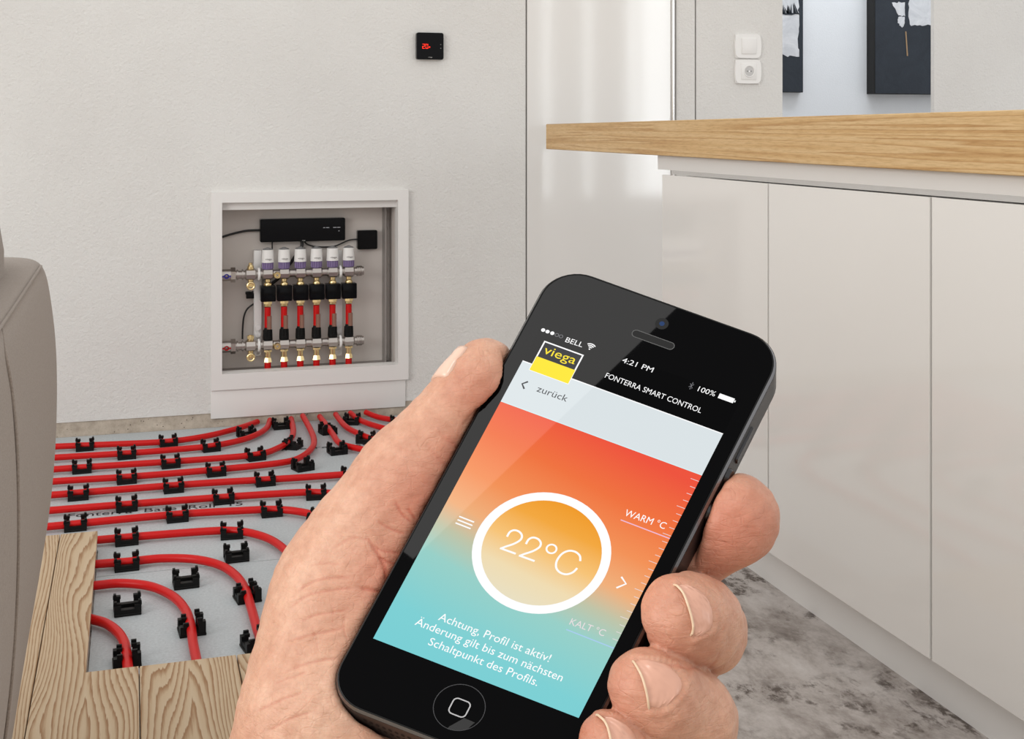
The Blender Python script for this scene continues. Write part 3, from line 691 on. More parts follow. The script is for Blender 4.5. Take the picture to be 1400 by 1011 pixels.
# ------------------------------------------------------------------ phone
HM = np.array([[5.346217180653333, 2.887873314776044, 764.8474437738396], [1.8925976283148478, -4.555840674947489, 707.414383308607], [-0.00026628278597956134, 0.00044588503980458593, 1.0]])
HI = np.linalg.inv(HM)
def pxl(u, v):                       # photo pixel -> millimetres on the phone's face
    q = HI @ np.array([u, v, 1]); return q[:2] / q[2]
PD = .29
_c = HM @ np.array([0, 0, 1]); cen = ray(_c[0] / _c[2], _c[1] / _c[2]); cn = cen / np.linalg.norm(cen)
_up = UP - cn * (UP @ cn); _up /= np.linalg.norm(_up); _rt = np.cross(cn, _up)
PN = -cn + _up * math.tan(math.radians(18)) + _rt * math.tan(math.radians(-6)); PN /= np.linalg.norm(PN)
PC = CAM + cen * PD
def face_pt(x, y):
    q = HM @ np.array([x, y, 1]); k = ray(q[0] / q[2], q[1] / q[2]); return CAM + k * ((cen * PD) @ PN / (k @ PN))
PXd = face_pt(1, 0) - face_pt(-1, 0); PXd /= np.linalg.norm(PXd)
PYd = face_pt(0, 1) - face_pt(0, -1); PYd /= np.linalg.norm(PYd)
EX = PN + PXd * -.14 + PYd * .26
def PH(x, y, z=0):                   # local mm -> offset from the phone's origin
    return face_pt(x, y) - PC + EX * z * 1.12 / 1000
phone = thing('smartphone', 'black smartphone held in the hand, showing an orange to turquoise heating screen', 'phone', tuple(PC))
M['phoneglass'] = plain('black_phone_glass', (.0015, .0015, .0018, 1), .015, spec=.042)
M['phonemetal'] = plain('graphite_metal', (.06, .06, .063, 1), .22, 1)
M['phonerim'] = plain('bright_chamfer', (.20, .20, .21, 1), .18, 1)
M['phoneback'] = plain('dark_phone_side', (.012, .011, .011, 1), .32, .3)
def ring_mesh(parent, name, levels, mat, cap0=False, cap1=False, n=10):
    """levels: (inset, z, corner radius)"""
    m = MB(); rings = []
    for ins, z, r in levels: rings.append([m.bm.verts.new(PH(x, y, z)) for x, y in rrect(58.6 - 2 * ins, 123.8 - 2 * ins, r, n)])
    for a, b in zip(rings, rings[1:]):
        for k in range(len(a)): m.bm.faces.new((a[k], a[(k + 1) % len(a)], b[(k + 1) % len(a)], b[k]))
    if cap0: m.bm.faces.new(rings[0])
    if cap1: m.bm.faces.new(rings[-1][::-1])
    return m.build(name, mat, parent, 30)
ring_mesh(phone, 'side_band', [(.0, -.75, 9.2), (.0, -6.9, 9.2), (.55, -7.6, 8.7)], 'phoneback', cap1=True)
ring_mesh(phone, 'chamfer', [(.55, -.1, 8.7), (.05, -.75, 9.2)], 'phonerim')
ring_mesh(phone, 'inner_gasket', [(.9, 0.02, 8.4), (.55, -.1, 8.7)], 'clip')
hb = pxl(628, 968)
m = MB(); ra, rb = [[m.bm.verts.new(PH(x, y, z)) for x, y in rrect(58.6 - 2 * i_, 123.8 - 2 * i_, r_, 10)] for i_, z, r_ in ((1.0, .02, 8.3), (.9, -.3, 8.4))]
for k in range(len(ra)): m.bm.faces.new((ra[k], ra[(k + 1) % len(ra)], rb[(k + 1) % len(ra)], rb[k]))
hole = [m.bm.verts.new(PH(hb[0] + 5.66 * math.cos(k * math.pi / 20), hb[1] + 5.66 * math.sin(k * math.pi / 20), .02)) for k in range(40)]
he = [m.bm.edges.new((hole[k], hole[(k + 1) % 40])) for k in range(40)]
oe = [m.bm.edges.get((ra[k], ra[(k + 1) % len(ra)])) for k in range(len(ra))]
bmesh.ops.triangle_fill(m.bm, use_beauty=True, edges=oe + he)
glass = m.build('glass', 'phoneglass', phone, 20)

def emit_mat(name, stops=None, col=None, axis=1):
    n = N(name); n.b.inputs['Base Color'].default_value = (0, 0, 0, 1); n.b.inputs['Roughness'].default_value = .015; n.b.inputs['Specular IOR Level'].default_value = .042
    n.b.inputs['Emission Strength'].default_value = 1.0
    if col: n.b.inputs['Emission Color'].default_value = col
    else:
        uv = n.add('ShaderNodeUVMap'); sp = n.add('ShaderNodeSeparateXYZ'); n.link(uv.outputs[0], sp.inputs[0])
        k = n.add('ShaderNodeMath', operation='MULTIPLY_ADD'); n.link(sp.outputs[0], k.inputs[0]); k.inputs[1].default_value = .10; n.link(sp.outputs[1], k.inputs[2])
        n.link(n.ramp(k.outputs[0], stops), n.b.inputs['Emission Color'])
    return n.m
def flat(parent, name, pts, z, mat, uvbox=None):
    me = bpy.data.meshes.new(name); me.from_pydata([tuple(PH(x, y, z)) for x, y in pts], [], [tuple(range(len(pts)))])
    if uvbox:
        uvl = me.uv_layers.new(name='UVMap'); x0, y0, x1, y1 = uvbox
        for i, l in enumerate(me.loops): x, y = pts[l.vertex_index]; uvl.data[i].uv = ((x - x0) / (x1 - x0), (y - y0) / (y1 - y0))
    me.materials.append(mat); return link(bpy.data.objects.new(name, me), parent)
def stroke(parent, name, pts, wd, z, mat, closed=False):
    P = [np.array(p, float) for p in pts]; m = MB(); n = len(P); Lr = []
    for i in range(n):
        a = P[(i - 1) % n] if (closed or i > 0) else P[i]; b = P[(i + 1) % n] if (closed or i < n - 1) else P[i]
        t_ = b - a; t_ /= np.linalg.norm(t_); nn = np.array([-t_[1], t_[0]]) * wd / 2
        Lr.append((m.bm.verts.new(PH(*(P[i] + nn), z)), m.bm.verts.new(PH(*(P[i] - nn), z))))
    for i in range(n if closed else n - 1):
        a, b = Lr[i], Lr[(i + 1) % n]; m.bm.faces.new((a[1], b[1], b[0], a[0]))
    return m.build(name, mat, parent, 0)
WH = emit_mat('screen_white', col=(1, 1, 1, 1)); WD = emit_mat('screen_pale', col=srgb(232, 222, 224)); BLK = emit_mat('screen_black', col=(.0015, .0015, .0018, 1))
PALE = emit_mat('screen_pale_grey', col=srgb(219, 227, 230)); YEL = emit_mat('screen_yellow', col=srgb(252, 228, 24)); DKT = emit_mat('screen_dark_text', col=srgb(58, 60, 64))
LOGD = emit_mat('screen_logo_dark', col=srgb(34, 34, 40)); PINK = emit_mat('screen_pink_line', col=srgb(240, 190, 215)); BLU = emit_mat('screen_blue_line', col=srgb(170, 205, 240)); GREY = emit_mat('screen_grey', col=srgb(120, 120, 124))
x0, x1, y0, y1 = -24.95, 24.95, -44.3, 44.3
yh = (pxl(714.4, 492.5)[1] + pxl(986.4, 594.3)[1]) / 2; yo = (pxl(690, 549.5)[1] + pxl(929, 640)[1]) / 2
GRAD = emit_mat('screen_gradient', stops=[(0.0, srgb(122, 207, 213)), (.14, srgb(126, 208, 212)), (.34, srgb(152, 208, 200)), (.44, srgb(192, 196, 168)), (.53, srgb(240, 176, 124)), (.66, srgb(243, 146, 88)), (.82, srgb(240, 115, 64)), (1.0, srgb(238, 84, 62))])
screen = flat(phone, 'screen', [(x0, y0), (x1, y0), (x1, yo), (x0, yo)], .04, GRAD, (x0, y0, x1, yo + 4))
screen['label'] = 'lit display with orange to turquoise gradient'
flat(screen, 'pale_bar', [(x0, yo), (x1, yo), (x1, yh), (x0, yh)], .04, PALE)
flat(screen, 'status_bar', [(x0, yh), (x1, yh), (x1, y1), (x0, y1)], .04, BLK)
stroke(screen, 'divider', [(x0, yh), (x1, yh)], .25, .05, WH); stroke(screen, 'divider', [(x0, yo), (x1, yo)], .25, .05, emit_mat('screen_cyan_line', col=srgb(215, 240, 242)))
def ui_text(body, u0, v0, u1, v1, cap, mat, bold=0):
    a, b = pxl(u0, v0), pxl(u1, v1); yb_ = (a[1] + b[1]) / 2
    o = flat_text('lettering', body, lambda x, y: PH(a[0] + x, a[1] + (b[1] - a[1]) * x / (b[0] - a[0]) + y, .06), mat, screen, b[0] - a[0], cap)
    if bold: 
        c = o.copy(); c.data = o.data.copy()
    return o
k7 = lambda a, b: (690 + a / 3.684, 420 + b / 3.684); k8 = lambda a, b: (460 + a / 3.5, 780 + b / 3.5); k6 = lambda a, b: (600 + a / 4.375, 660 + b / 4.375)
ui_text('BELL', *k7(303, 176), *k7(388, 204), 1.38, WH)
ui_text('4:21 PM', *k7(588, 278), *k7(742, 331), 1.38, WH)
ui_text('100%', *k7(970, 424), *k7(1056, 452), 1.38, WH)
ui_text('FONTERRA SMART CONTROL', *k7(503, 356), *k7(986, 536), 1.42, WH)
ui_text('zurück', *k7(158, 425), *k7(310, 479), 1.75, DKT)
ui_text('WARM °C', *k6(1106, 198), *k6(1348, 281), 1.75, WH)
ui_text('KALT °C', *k8(1113, 260), *k8(1278, 318), 1.7, WD)
ui_text('Achtung, Profil ist aktiv!', *k8(485, 238), *k8(1015, 441), 2.0, WH)
ui_text('Änderung gilt bis zum nächsten', *k8(373, 261), *k8(1075, 534), 2.0, WH)
ui_text('Schaltpunkt des Profils.', *k8(436, 357), *k8(958, 556), 2.0, WH)
a, b = pxl(*k6(1088, 225)), pxl(*k6(1378, 336)); stroke(screen, 'underline', [a, (x1, a[1] + (b[1] - a[1]) * (x1 - a[0]) / (b[0] - a[0]))], .26, .06, PINK)
a, b = pxl(*k8(1100, 285)), pxl(*k8(1318, 371)); stroke(screen, 'underline', [a, (x1, b[1])], .26, .06, BLU)
def circ(c, r, n=28, a0=0, a1=2 * math.pi): return [(c[0] + r * math.cos(a0 + (a1 - a0) * k / n), c[1] + r * math.sin(a0 + (a1 - a0) * k / n)) for k in range(n if a1 - a0 > 6.28 else n + 1)]
for i, (a, b) in enumerate(((194, 117), (216, 125), (240, 133), (263, 142), (284, 149))):
    c = pxl(*k7(a, b))
    if i < 3: flat(screen, 'signal_dot', circ(c, .48, 16), .06, WH)
    else: stroke(screen, 'signal_dot', circ(c, .42, 16), .14, .06, GREY, True)
c = pxl(*k7(427, 213)); flat(screen, 'wifi_mark', circ(c, .2, 10), .06, WH)
for r in (.55, 1.0, 1.45): stroke(screen, 'wifi_mark', circ(c, r, 8, math.radians(48), math.radians(132)), .27, .06, WH)
c = pxl(*k7(940, 398)); stroke(screen, 'bluetooth_mark', [(c[0] - .45, c[1] + .5), (c[0] + .45, c[1] - .5), (c[0], c[1] - 1), (c[0], c[1] + 1), (c[0] + .45, c[1] + .5), (c[0] - .45, c[1] - .5)], .13, .06, GREY)
a = pxl(*k7(1082, 440)); b = pxl(*k7(1148, 487)); flat(screen, 'battery_mark', [(a[0], b[1] + .05), (b[0], b[1] + .05), (b[0], b[1] + 1.35), (a[0], b[1] + 1.35)], .06, WH); flat(screen, 'battery_mark', [(b[0] + .12, b[1] + .45), (b[0] + .4, b[1] + .45), (b[0] + .4, b[1] + .95), (b[0] + .12, b[1] + .95)], .06, WH)
# maker's logo tile
q = [pxl(*k7(*p)) for p in ((200, 170), (398, 243), (322, 392), (122, 318))]; lx0, lx1 = (q[0][0] + q[3][0]) / 2, (q[1][0] + q[2][0]) / 2; ly1, ly0 = (q[0][1] + q[1][1]) / 2, (q[2][1] + q[3][1]) / 2; lm = ly0 + (ly1 - ly0) * .475
flat(screen, 'logo_tile', [(lx0, ly0), (lx1, ly0), (lx1, ly1), (lx0, ly1)], .07, WH); flat(screen, 'logo_field', [(lx0 + .35, lm), (lx1 - .35, lm), (lx1 - .35, ly1 - .35), (lx0 + .35, ly1 - .35)], .08, LOGD)
flat(screen, 'logo_field', [(lx0 + .12, ly0 + .12), (lx1 - .12, ly0 + .12), (lx1 - .12, lm), (lx0 + .12, lm)], .08, YEL)
flat_text('logo_lettering', 'viega', lambda x, y: PH(lx0 + 1.05 + x, lm + 1.3 + y, .09), YEL, screen, (lx1 - lx0) - 2.1, 2.35)
# back arrow, menu, next arrow, scale ticks
c = pxl(*k7(88, 388)); stroke(screen, 'back_arrow', [(c[0] + 1.0, c[1] + 1.05), (c[0], c[1]), (c[0] + 1.0, c[1] - 1.05)], .42, .06, DKT)
for (a, b) in (((122, 204), (211, 239)), ((112, 224), (201, 259)), ((100, 243), (190, 278))): stroke(screen, 'menu_bar', [pxl(*k6(*a)), pxl(*k6(*b))], .34, .06, WH)
stroke(screen, 'next_arrow', [pxl(*k6(1092, 566)), pxl(*k6(1120, 608)), pxl(*k6(1062, 632))], .42, .06, WH)
for k in range(24):
    y = pxl(945, 655)[1] - k * 1.92; stroke(screen, 'scale_tick', [(x1 - (2.0 if k % 4 == 0 else 1.3), y), (x1, y)], .13, .06, WD)
# dial
q = [pxl(*k6(*p)) for p in ((228, 420), (1000, 420), (613, 78), (613, 766))]; cc = np.mean(q, axis=0); cc = pxl(*k6(614, 421))
DISC = emit_mat('screen_dial_gradient', stops=[(0.06, srgb(232, 224, 196)), (.32, srgb(240, 220, 178)), (.55, srgb(247, 196, 120)), (.8, srgb(243, 168, 64)), (1, srgb(240, 156, 44))])
dr = 14.55; flat(screen, 'dial_face', circ(cc, dr - 1, 48), .055, DISC, (cc[0] - dr, cc[1] - dr, cc[0] + dr, cc[1] + dr)); stroke(screen, 'dial_ring', circ(cc, dr - .05, 64), 2.1, .06, WH, True)
def gl(pts): return [pxl(*k6(*p)) for p in pts]
def two(o, dx, dy): return stroke(screen, 'dial_figure', spline(gl([(a + dx, b + dy) for a, b in o]), 6), .48, .07, WH)
T2 = [(408, 326), (425, 298), (452, 287), (482, 297), (497, 320), (488, 345), (450, 368), (400, 385), (372, 396)]
for dx, dy in ((0, 0), (113, 44)):
    two(T2, dx, dy); stroke(screen, 'dial_figure', gl([(366 + dx, 394 + dy), (460 + dx, 428 + dy)]), .48, .07, WH)
stroke(screen, 'dial_figure', circ(pxl(*k6(674, 399)), 1.12, 24), .42, .07, WH, True)
stroke(screen, 'dial_figure', spline(gl([(846, 472), (843, 440), (815, 416), (775, 411), (735, 430), (706, 470), (702, 510), (722, 538), (760, 551), (800, 540), (828, 514)]), 6), .48, .07, WH)
# home button: shallow concave dish with a rounded square
m = MB(); rr_ = 5.65; prev = None
hub = m.bm.verts.new(PH(*hb, -.25))
for k in range(1, 9):
    r = rr_ * k / 8; cur = [m.bm.verts.new(PH(x, y, 0.03 - .28 * (1 - (k / 8) ** 2))) for x, y in circ(hb, r, 40)]
    for i in range(40):
        if prev is None: m.bm.faces.new((hub, cur[i], cur[(i + 1) % 40]))
        else: m.bm.faces.new((prev[i], cur[i], cur[(i + 1) % 40], prev[(i + 1) % 40]))
    prev = cur
home = m.build('home_button', 'phoneglass', phone, 60)
M['homeline'] = plain('grey_home_outline', (.35, .35, .36, 1), .4)
stroke(home, 'button_edge', circ(hb, 5.7, 48), .16, .06, 'phonemetal', True)
stroke(home, 'square_outline', rrect(4.0, 4.0, 1.0, 5, hb[0] + .05, hb[1]), .3, .0, 'homeline', True)
# earpiece, camera, buttons, speaker holes
ep_ = pxl(893, 465); flat(phone, 'earpiece', rrect(10.4, 1.9, .94, 6, *ep_), .05, M['clip']); 
stroke(phone, 'earpiece_rim', rrect(10.4, 1.9, .94, 6, *ep_), .18, .06, plain('dark_earpiece_rim', (.03, .03, .03, 1), .4), True)
cp = pxl(905, 443); lens = flat(phone, 'front_camera', circ(cp, 1.55, 24), .05, M['clip']); flat(lens, 'lens', circ(cp, .62, 16), .06, plain('blue_lens', (.008, .03, .10, 1), .4, spec=.1))
def side_disc(y, z, r, name, out=.5):
    m = MB(); a = [m.bm.verts.new(PH(29.3, y + dy, z + dz)) for dy, dz in circ((0, 0), r, 20)]; b = [m.bm.verts.new(PH(29.3 + out, y + dy * .85, z + dz * .85)) for dy, dz in circ((0, 0), r, 20)]
    for i in range(20): m.bm.faces.new((a[i], a[(i + 1) % 20], b[(i + 1) % 20], b[i]))
    m.bm.faces.new(b); return m.build(name, 'phonemetal', phone, 30)
side_disc(26.2, -3.6, 2.5, 'volume_button', .9); side_disc(16.2, -3.6, 2.5, 'volume_button', .9)
m = MB(); a = [m.bm.verts.new(PH(29.3, 36 + dy, -3.6 + dz)) for dy, dz in rrect(10, 1.8, .8, 4)]; b = [m.bm.verts.new(PH(29.75, 36 + dy, -3.6 + dz)) for dy, dz in rrect(9.6, 1.4, .6, 4)]
for i in range(len(a)): m.bm.faces.new((a[i], a[(i + 1) % len(a)], b[(i + 1) % len(a)], b[i]))
m.bm.faces.new(b); m.build('mute_slider', 'phonemetal', phone, 30)
for i in range(9):
    for j in range(2):
        x = -19.2 + i * 1.55; m = MB(); m.poly([PH(x + dx, -61.95, -3.0 - j * 1.7 + dz) for dx, dz in circ((0, 0), .5, 10)]); m.build('speaker_hole', 'clip', phone, 0)
# ------------------------------------------------------------------ hand
def pdepth(u, v): return (cen * PD) @ PN / (ray(u, v) @ PN)
def hp(u, v, off, rpx):              # pixel, offset behind the phone's face (mm), radius in pixels -> centre, radius (m)
    k = pdepth(min(max(u, 300), 1150), min(v, 1050)) + off / 1000; return CAM + ray(u, v) * k, rpx * k / F
def chain(*pts): 
    q = [hp(*p) for p in pts]; return [(a[0], a[1], b[0], b[1]) for a, b in zip(q, q[1:])]
THUMB = chain((665, 503, 5, 37), (657, 520, 5, 42), (637, 553, 7, 47), (606, 602, 10, 57), (560, 665, 13, 63), (508, 742, 16, 76), (484, 808, 19, 88), (474, 885, 22, 97), (452, 985, 22, 107), (425, 1120, 22, 118), (395, 1300, 24, 128))
PALM = chain((484, 808, 20, 86), (560, 850, 22, 84), (660, 830, 25, 80), (780, 780, 25, 70)) + chain((474, 885, 22, 92), (560, 940, 26, 92), (680, 920, 27, 86), (800, 860, 27, 72)) + \
    chain((452, 985, 20, 100), (560, 1030, 28, 100), (700, 1000, 30, 88), (800, 930, 29, 72)) + chain((430, 1120, 22, 112), (600, 1120, 28, 108), (720, 1060, 31, 84)) + chain((410, 1300, 24, 120), (600, 1300, 28, 115), (600, 1120, 28, 105)) + chain((560, 665, 12, 60), (620, 740, 22, 66), (700, 780, 25, 70))
INDEX = chain((780, 760, 26, 66), (880, 765, 24, 60), (948, 744, 16, 53), (1000, 712, 10, 56), (1006, 707, 10, 56.5))
MIDDLE = chain((800, 830, 27, 68), (900, 860, 33, 60), (962, 862, 24, 54), (955, 850, 10, 55), (936, 845, 3, 55), (926, 841, 0, 49))
RING = chain((800, 920, 29, 66), (890, 965, 34, 60), (945, 985, 24, 58), (938, 980, 12, 60), (900, 955, 3, 56), (879, 940, 0, 49))
PINKY = chain((780, 990, 30, 60), (850, 1050, 32, 52), (900, 1065, 20, 50), (865, 1040, 6, 48), (832, 1018, 0, 43))
def cap_sdf(P, a, ra, b, rb):
    ba = (b - a).astype(np.float32); pa = P - a.astype(np.float32); h = np.clip((pa @ ba) / max(float(ba @ ba), 1e-12), 0, 1)
    return np.linalg.norm(pa - h[:, None] * ba, axis=1) - (ra + (rb - ra) * h)
def smin(a, b, k):
    h = np.maximum(k - np.abs(a - b), 0) / k; return np.minimum(a, b) - h * h * k * .25
def chain_sdf(P, ch, k):
    d = None
    for c in ch:
        e = cap_sdf(P, *c); d = e if d is None else smin(d, e, k)
    return d
# phone solid, for pressing the skin flat where it touches
fc = [face_pt(*p) for p in ((-29.3, -61.9), (29.3, -61.9), (29.3, 61.9), (-29.3, 61.9))]
sides = []
for i in range(4):
    e = fc[(i + 1) % 4] - fc[i]; n_ = np.cross(e, EX); n_ /= np.linalg.norm(n_)
    if n_ @ (PC - fc[i]) > 0: n_ = -n_
    sides.append((n_.astype(np.float32), np.float32(n_ @ fc[i])))
def phone_sdf(P):
    b_, r_, t_, l_ = [P @ n - o for n, o in sides]; R9 = .0092
    qx, qy = np.maximum(l_, r_) + R9, np.maximum(b_, t_) + R9
    d2 = np.sqrt(np.maximum(qx, 0) ** 2 + np.maximum(qy, 0) ** 2) + np.minimum(np.maximum(qx, qy), 0) - R9
    zz = (P - PC.astype(np.float32)) @ PN.astype(np.float32)
    return np.maximum(d2, np.maximum(zz - .0002, -zz - .0086))
def hand_sdf(P):
    P = P.astype(np.float32)
    d = smin(chain_sdf(P, THUMB, .006), chain_sdf(P, PALM, .012), .012)
    fs = [chain_sdf(P, c, .004) for c in (INDEX, MIDDLE, RING, PINKY)]
    for f_ in fs: d = smin(d, f_, .0007)
    ph = phone_sdf(P) - .0003
    h = np.maximum(.002 - np.abs(d + ph), 0) / .002
    return np.maximum(d, -ph) + h * h * .002 * .25
def sdf_grad(P, e=2e-4):
    g = np.stack([hand_sdf(P + np.eye(3)[i] * e) - hand_sdf(P - np.eye(3)[i] * e) for i in range(3)], 1); return g / (np.linalg.norm(g, axis=1)[:, None] + 1e-9)
def surface_nets(lo, hi, h):
    n = np.ceil((hi - lo) / h).astype(int) + 1
    ax = [lo[i] + h * np.arange(n[i]) for i in range(3)]
    G = np.stack(np.meshgrid(*ax, indexing='ij'), -1).reshape(-1, 3)
    V = np.concatenate([hand_sdf(G[i:i + 400000]) for i in range(0, len(G), 400000)]).reshape(n)
    s = V < 0
    cells = [s[i:n[0] - 1 + i, j:n[1] - 1 + j, k:n[2] - 1 + k] for i in (0, 1) for j in (0, 1) for k in (0, 1)]
    cnt = sum(c.astype(np.int8) for c in cells); act = (cnt > 0) & (cnt < 8)
    idx = np.full(act.shape, -1, int); ii = np.argwhere(act); idx[act] = np.arange(len(ii))
    acc = np.zeros((len(ii), 3)); num = np.zeros(len(ii))
    for axis in range(3):
        for o in ((0, 0), (0, 1), (1, 0), (1, 1)):
            a = ii.copy(); oth = [q for q in range(3) if q != axis]; a[:, oth[0]] += o[0]; a[:, oth[1]] += o[1]; b = a.copy(); b[:, axis] += 1
            va, vb = V[tuple(a.T)], V[tuple(b.T)]; m_ = (va < 0) != (vb < 0); t_ = np.where(m_, va / (va - vb + 1e-12), 0)
            p_ = a.astype(float); p_[:, axis] += t_; acc[m_] += p_[m_]; num[m_] += 1
    verts = lo + h * acc / num[:, None]; quads = []
    for axis in range(3):
        oth = [(axis + 1) % 3, (axis + 2) % 3]
        sl0 = [slice(None)] * 3; sl1 = [slice(None)] * 3; sl0[axis] = slice(0, -1); sl1[axis] = slice(1, None)
        e = np.argwhere(s[tuple(sl0)] != s[tuple(sl1)])
        e = e[(e[:, oth[0]] > 0) & (e[:, oth[1]] > 0) & (e[:, oth[0]] < n[oth[0]] - 1) & (e[:, oth[1]] < n[oth[1]] - 1)]
        c0 = e.copy(); c1_ = e.copy(); c1_[:, oth[0]] -= 1; c2 = c1_.copy(); c2[:, oth[1]] -= 1; c3 = e.copy(); c3[:, oth[1]] -= 1
        q = np.stack([idx[tuple(c.T)] for c in (c0, c1_, c2, c3)], 1)
        flip = s[tuple(e.T)]; q[~flip] = q[~flip][:, ::-1]; quads.append(q)
    q = np.concatenate(quads); q = q[(q >= 0).all(1)]
    return verts, q
def subdivide(v, q):
    e = np.sort(np.concatenate([q[:, [0, 1]], q[:, [1, 2]], q[:, [2, 3]], q[:, [3, 0]]]), 1); ue, inv = np.unique(e, axis=0, return_inverse=True); inv = inv.reshape(-1)
    m = len(q); ev = (v[ue[:, 0]] + v[ue[:, 1]]) / 2; fv = v[q].mean(1); n0 = len(v); n1 = n0 + len(ev)
    e01, e12, e23, e30 = [n0 + inv[i * m:(i + 1) * m] for i in range(4)]; f_ = n1 + np.arange(m)
    Q = np.concatenate([np.stack(t_, 1) for t_ in ((q[:, 0], e01, f_, e30), (e01, q[:, 1], e12, f_), (f_, e12, q[:, 2], e23), (e30, f_, e23, q[:, 3]))])
    return np.concatenate([v, ev, fv]), Q
def relax(v, q, it):
    e = np.unique(np.sort(np.concatenate([q[:, [0, 1]], q[:, [1, 2]], q[:, [2, 3]], q[:, [3, 0]]]), 1), axis=0); deg = np.bincount(e.ravel(), minlength=len(v))
    for _ in range(it):
        s_ = np.zeros_like(v); np.add.at(s_, e[:, 0], v[e[:, 1]]); np.add.at(s_, e[:, 1], v[e[:, 0]]); v = v * .5 + .5 * s_ / np.maximum(deg, 1)[:, None]
    return v
allc = np.array([x for c in (THUMB, PALM, INDEX, MIDDLE, RING, PINKY) for t_ in c for x in (t_[0], t_[2])]); 
lo, hi = allc.min(0) - .026, allc.max(0) + .026
hv, hq = surface_nets(lo, hi, .0016)
for lev in range(2):
    hv = relax(hv, hq, 2)
    for _ in range(2): hv = hv - sdf_grad(hv) * hand_sdf(hv)[:, None]
    if lev < 1: hv, hq = subdivide(hv, hq)
hv, hq = subdivide(hv, hq)
hn = sdf_grad(hv); hv = hv - hn * hand_sdf(hv)[:, None]
# skin folds: narrow grooves pressed into the visible side
def to_px(P):
    d = P - CAM; w_ = d @ FW; return np.stack([CX + F * (d @ RT) / w_, HY - F * d[:, 2] / w_], 1)
hpx = to_px(hv); front = ((hv - CAM) * hn).sum(1) < 0
q1 = lambda a, b: (330 + a / 4.597, 640 + b / 4.597); q2 = lambda a, b: (330 + a / 4.793, 800 + b / 4.793)
folds = [([q1(780, 420), q1(830, 500), q1(880, 580), q1(905, 650), q1(908, 720)], 3.2, .55), ([q1(860, 560), q1(910, 585), q1(970, 610)], 2.6, .4), ([q1(740, 755), q1(820, 768), q1(880, 782)], 3.2, .55),
 ([q1(350, 790), q1(430, 725), q1(560, 692), q1(700, 690)], 2.6, .3), ([q1(310, 880), q1(420, 800), q1(600, 765), q1(740, 755)], 2.6, .3), ([q1(960, 200), q1(1010, 290), q1(1080, 350)], 3, .35), ([q1(850, 330), q1(930, 380), q1(1040, 420)], 2.6, .3), ([q1(800, 460), q1(700, 440), q1(560, 520)], 3, .2),
 ([q1(830, 480), q1(880, 520), q1(960, 530), q1(1010, 540)], 2.6, .35), ([q1(1040, 250), q1(1100, 330)], 3, .4), ([q1(420, 620), q1(520, 600), q1(640, 610)], 2.4, .18),
 ([q2(380, 250), q2(480, 200), q2(600, 180), q2(720, 160)], 2.4, .3), ([q2(290, 375), q2(450, 330), q2(600, 300), q2(690, 275)], 2.4, .32), ([q2(270, 580), q2(420, 520), q2(560, 490), q2(640, 480)], 2.4, .3), ([q2(210, 655), q2(330, 605), q2(440, 570)], 2.2, .22),
 ([q2(90, 835), q2(250, 760), q2(420, 700)], 2.4, .28), ([q2(160, 965), q2(320, 880), q2(470, 830)], 2.4, .28), ([q2(465, 265), q2(480, 340)], 2, .2), ([q2(600, 110), q2(600, 190), q2(590, 260)], 2, .2), ([q2(680, 180), q2(670, 290), q2(700, 380)], 2, .2), ([q2(360, 420), q2(380, 470)], 2, .15), ([q2(490, 340), q2(500, 440)], 2, .16),
 # knuckle crease below the middle fingertip, joint folds of the thumb
 ([(975, 908), (940, 914), (900, 908)], 3, .25), ([(985, 890), (978, 905), (962, 920)], 2.5, .25), ([(598, 590), (625, 612), (640, 640)], 5, .15), ([(585, 612), (612, 640)], 4, .12)]
disp = np.zeros(len(hv))
for pts, wd, dp in folds:
    L_ = np.array(spline(pts, 6)); bb = (hpx[:, 0] > L_[:, 0].min() - 12) & (hpx[:, 0] < L_[:, 0].max() + 12) & (hpx[:, 1] > L_[:, 1].min() - 12) & (hpx[:, 1] < L_[:, 1].max() + 12) & front
    ids = np.where(bb)[0]
    if not len(ids): continue
    Q = hpx[ids]; dm = np.full(len(ids), 1e9); tm = np.zeros(len(ids)); ns = len(L_) - 1
    for i in range(ns):
        a, b = L_[i], L_[i + 1]; ab = b - a; t_ = np.clip(((Q - a) @ ab) / (ab @ ab + 1e-9), 0, 1); dd = np.linalg.norm(Q - a - t_[:, None] * ab, axis=1); m_ = dd < dm; dm[m_] = dd[m_]; tm[m_] = (i + t_[m_]) / ns
    disp[ids] -= dp * .62e-3 * np.exp(-(dm / (wd * .72)) ** 2) * np.clip(np.minimum(tm, 1 - tm) * 5, 0.1, 1); disp[ids] += dp * .10e-3 * np.exp(-((dm - 2.4 * wd) / (1.6 * wd)) ** 2)
fold_d = disp.copy()
# skin rolled up around the nails
for pts in ([(921, 796), (934, 793), (962, 806), (979, 834), (976, 862), (950, 877)], [(865, 899), (880, 898), (922, 908), (939, 942), (908, 976), (890, 976)], [(815, 975), (832, 976), (864, 990), (878, 1012)]):
    L_ = np.array(spline(pts, 6)); ids = np.where(front & (np.abs(hpx - L_.mean(0)).max(1) < 75))[0]
    if len(ids):
        dm = np.min(np.linalg.norm(hpx[ids][:, None] - L_[None], axis=2), axis=1); disp[ids] += .00042 * np.exp(-((dm) / 5.0) ** 2)
# soft flesh unevenness
ph_ = hv * 1000
disp += 1e-3 * .12 * np.sin(ph_[:, 0] * .9 + 1.3 * np.sin(ph_[:, 2] * .5)) * np.sin(ph_[:, 2] * .8 + ph_[:, 1] * .6)
hv = hv + hn * disp[:, None]

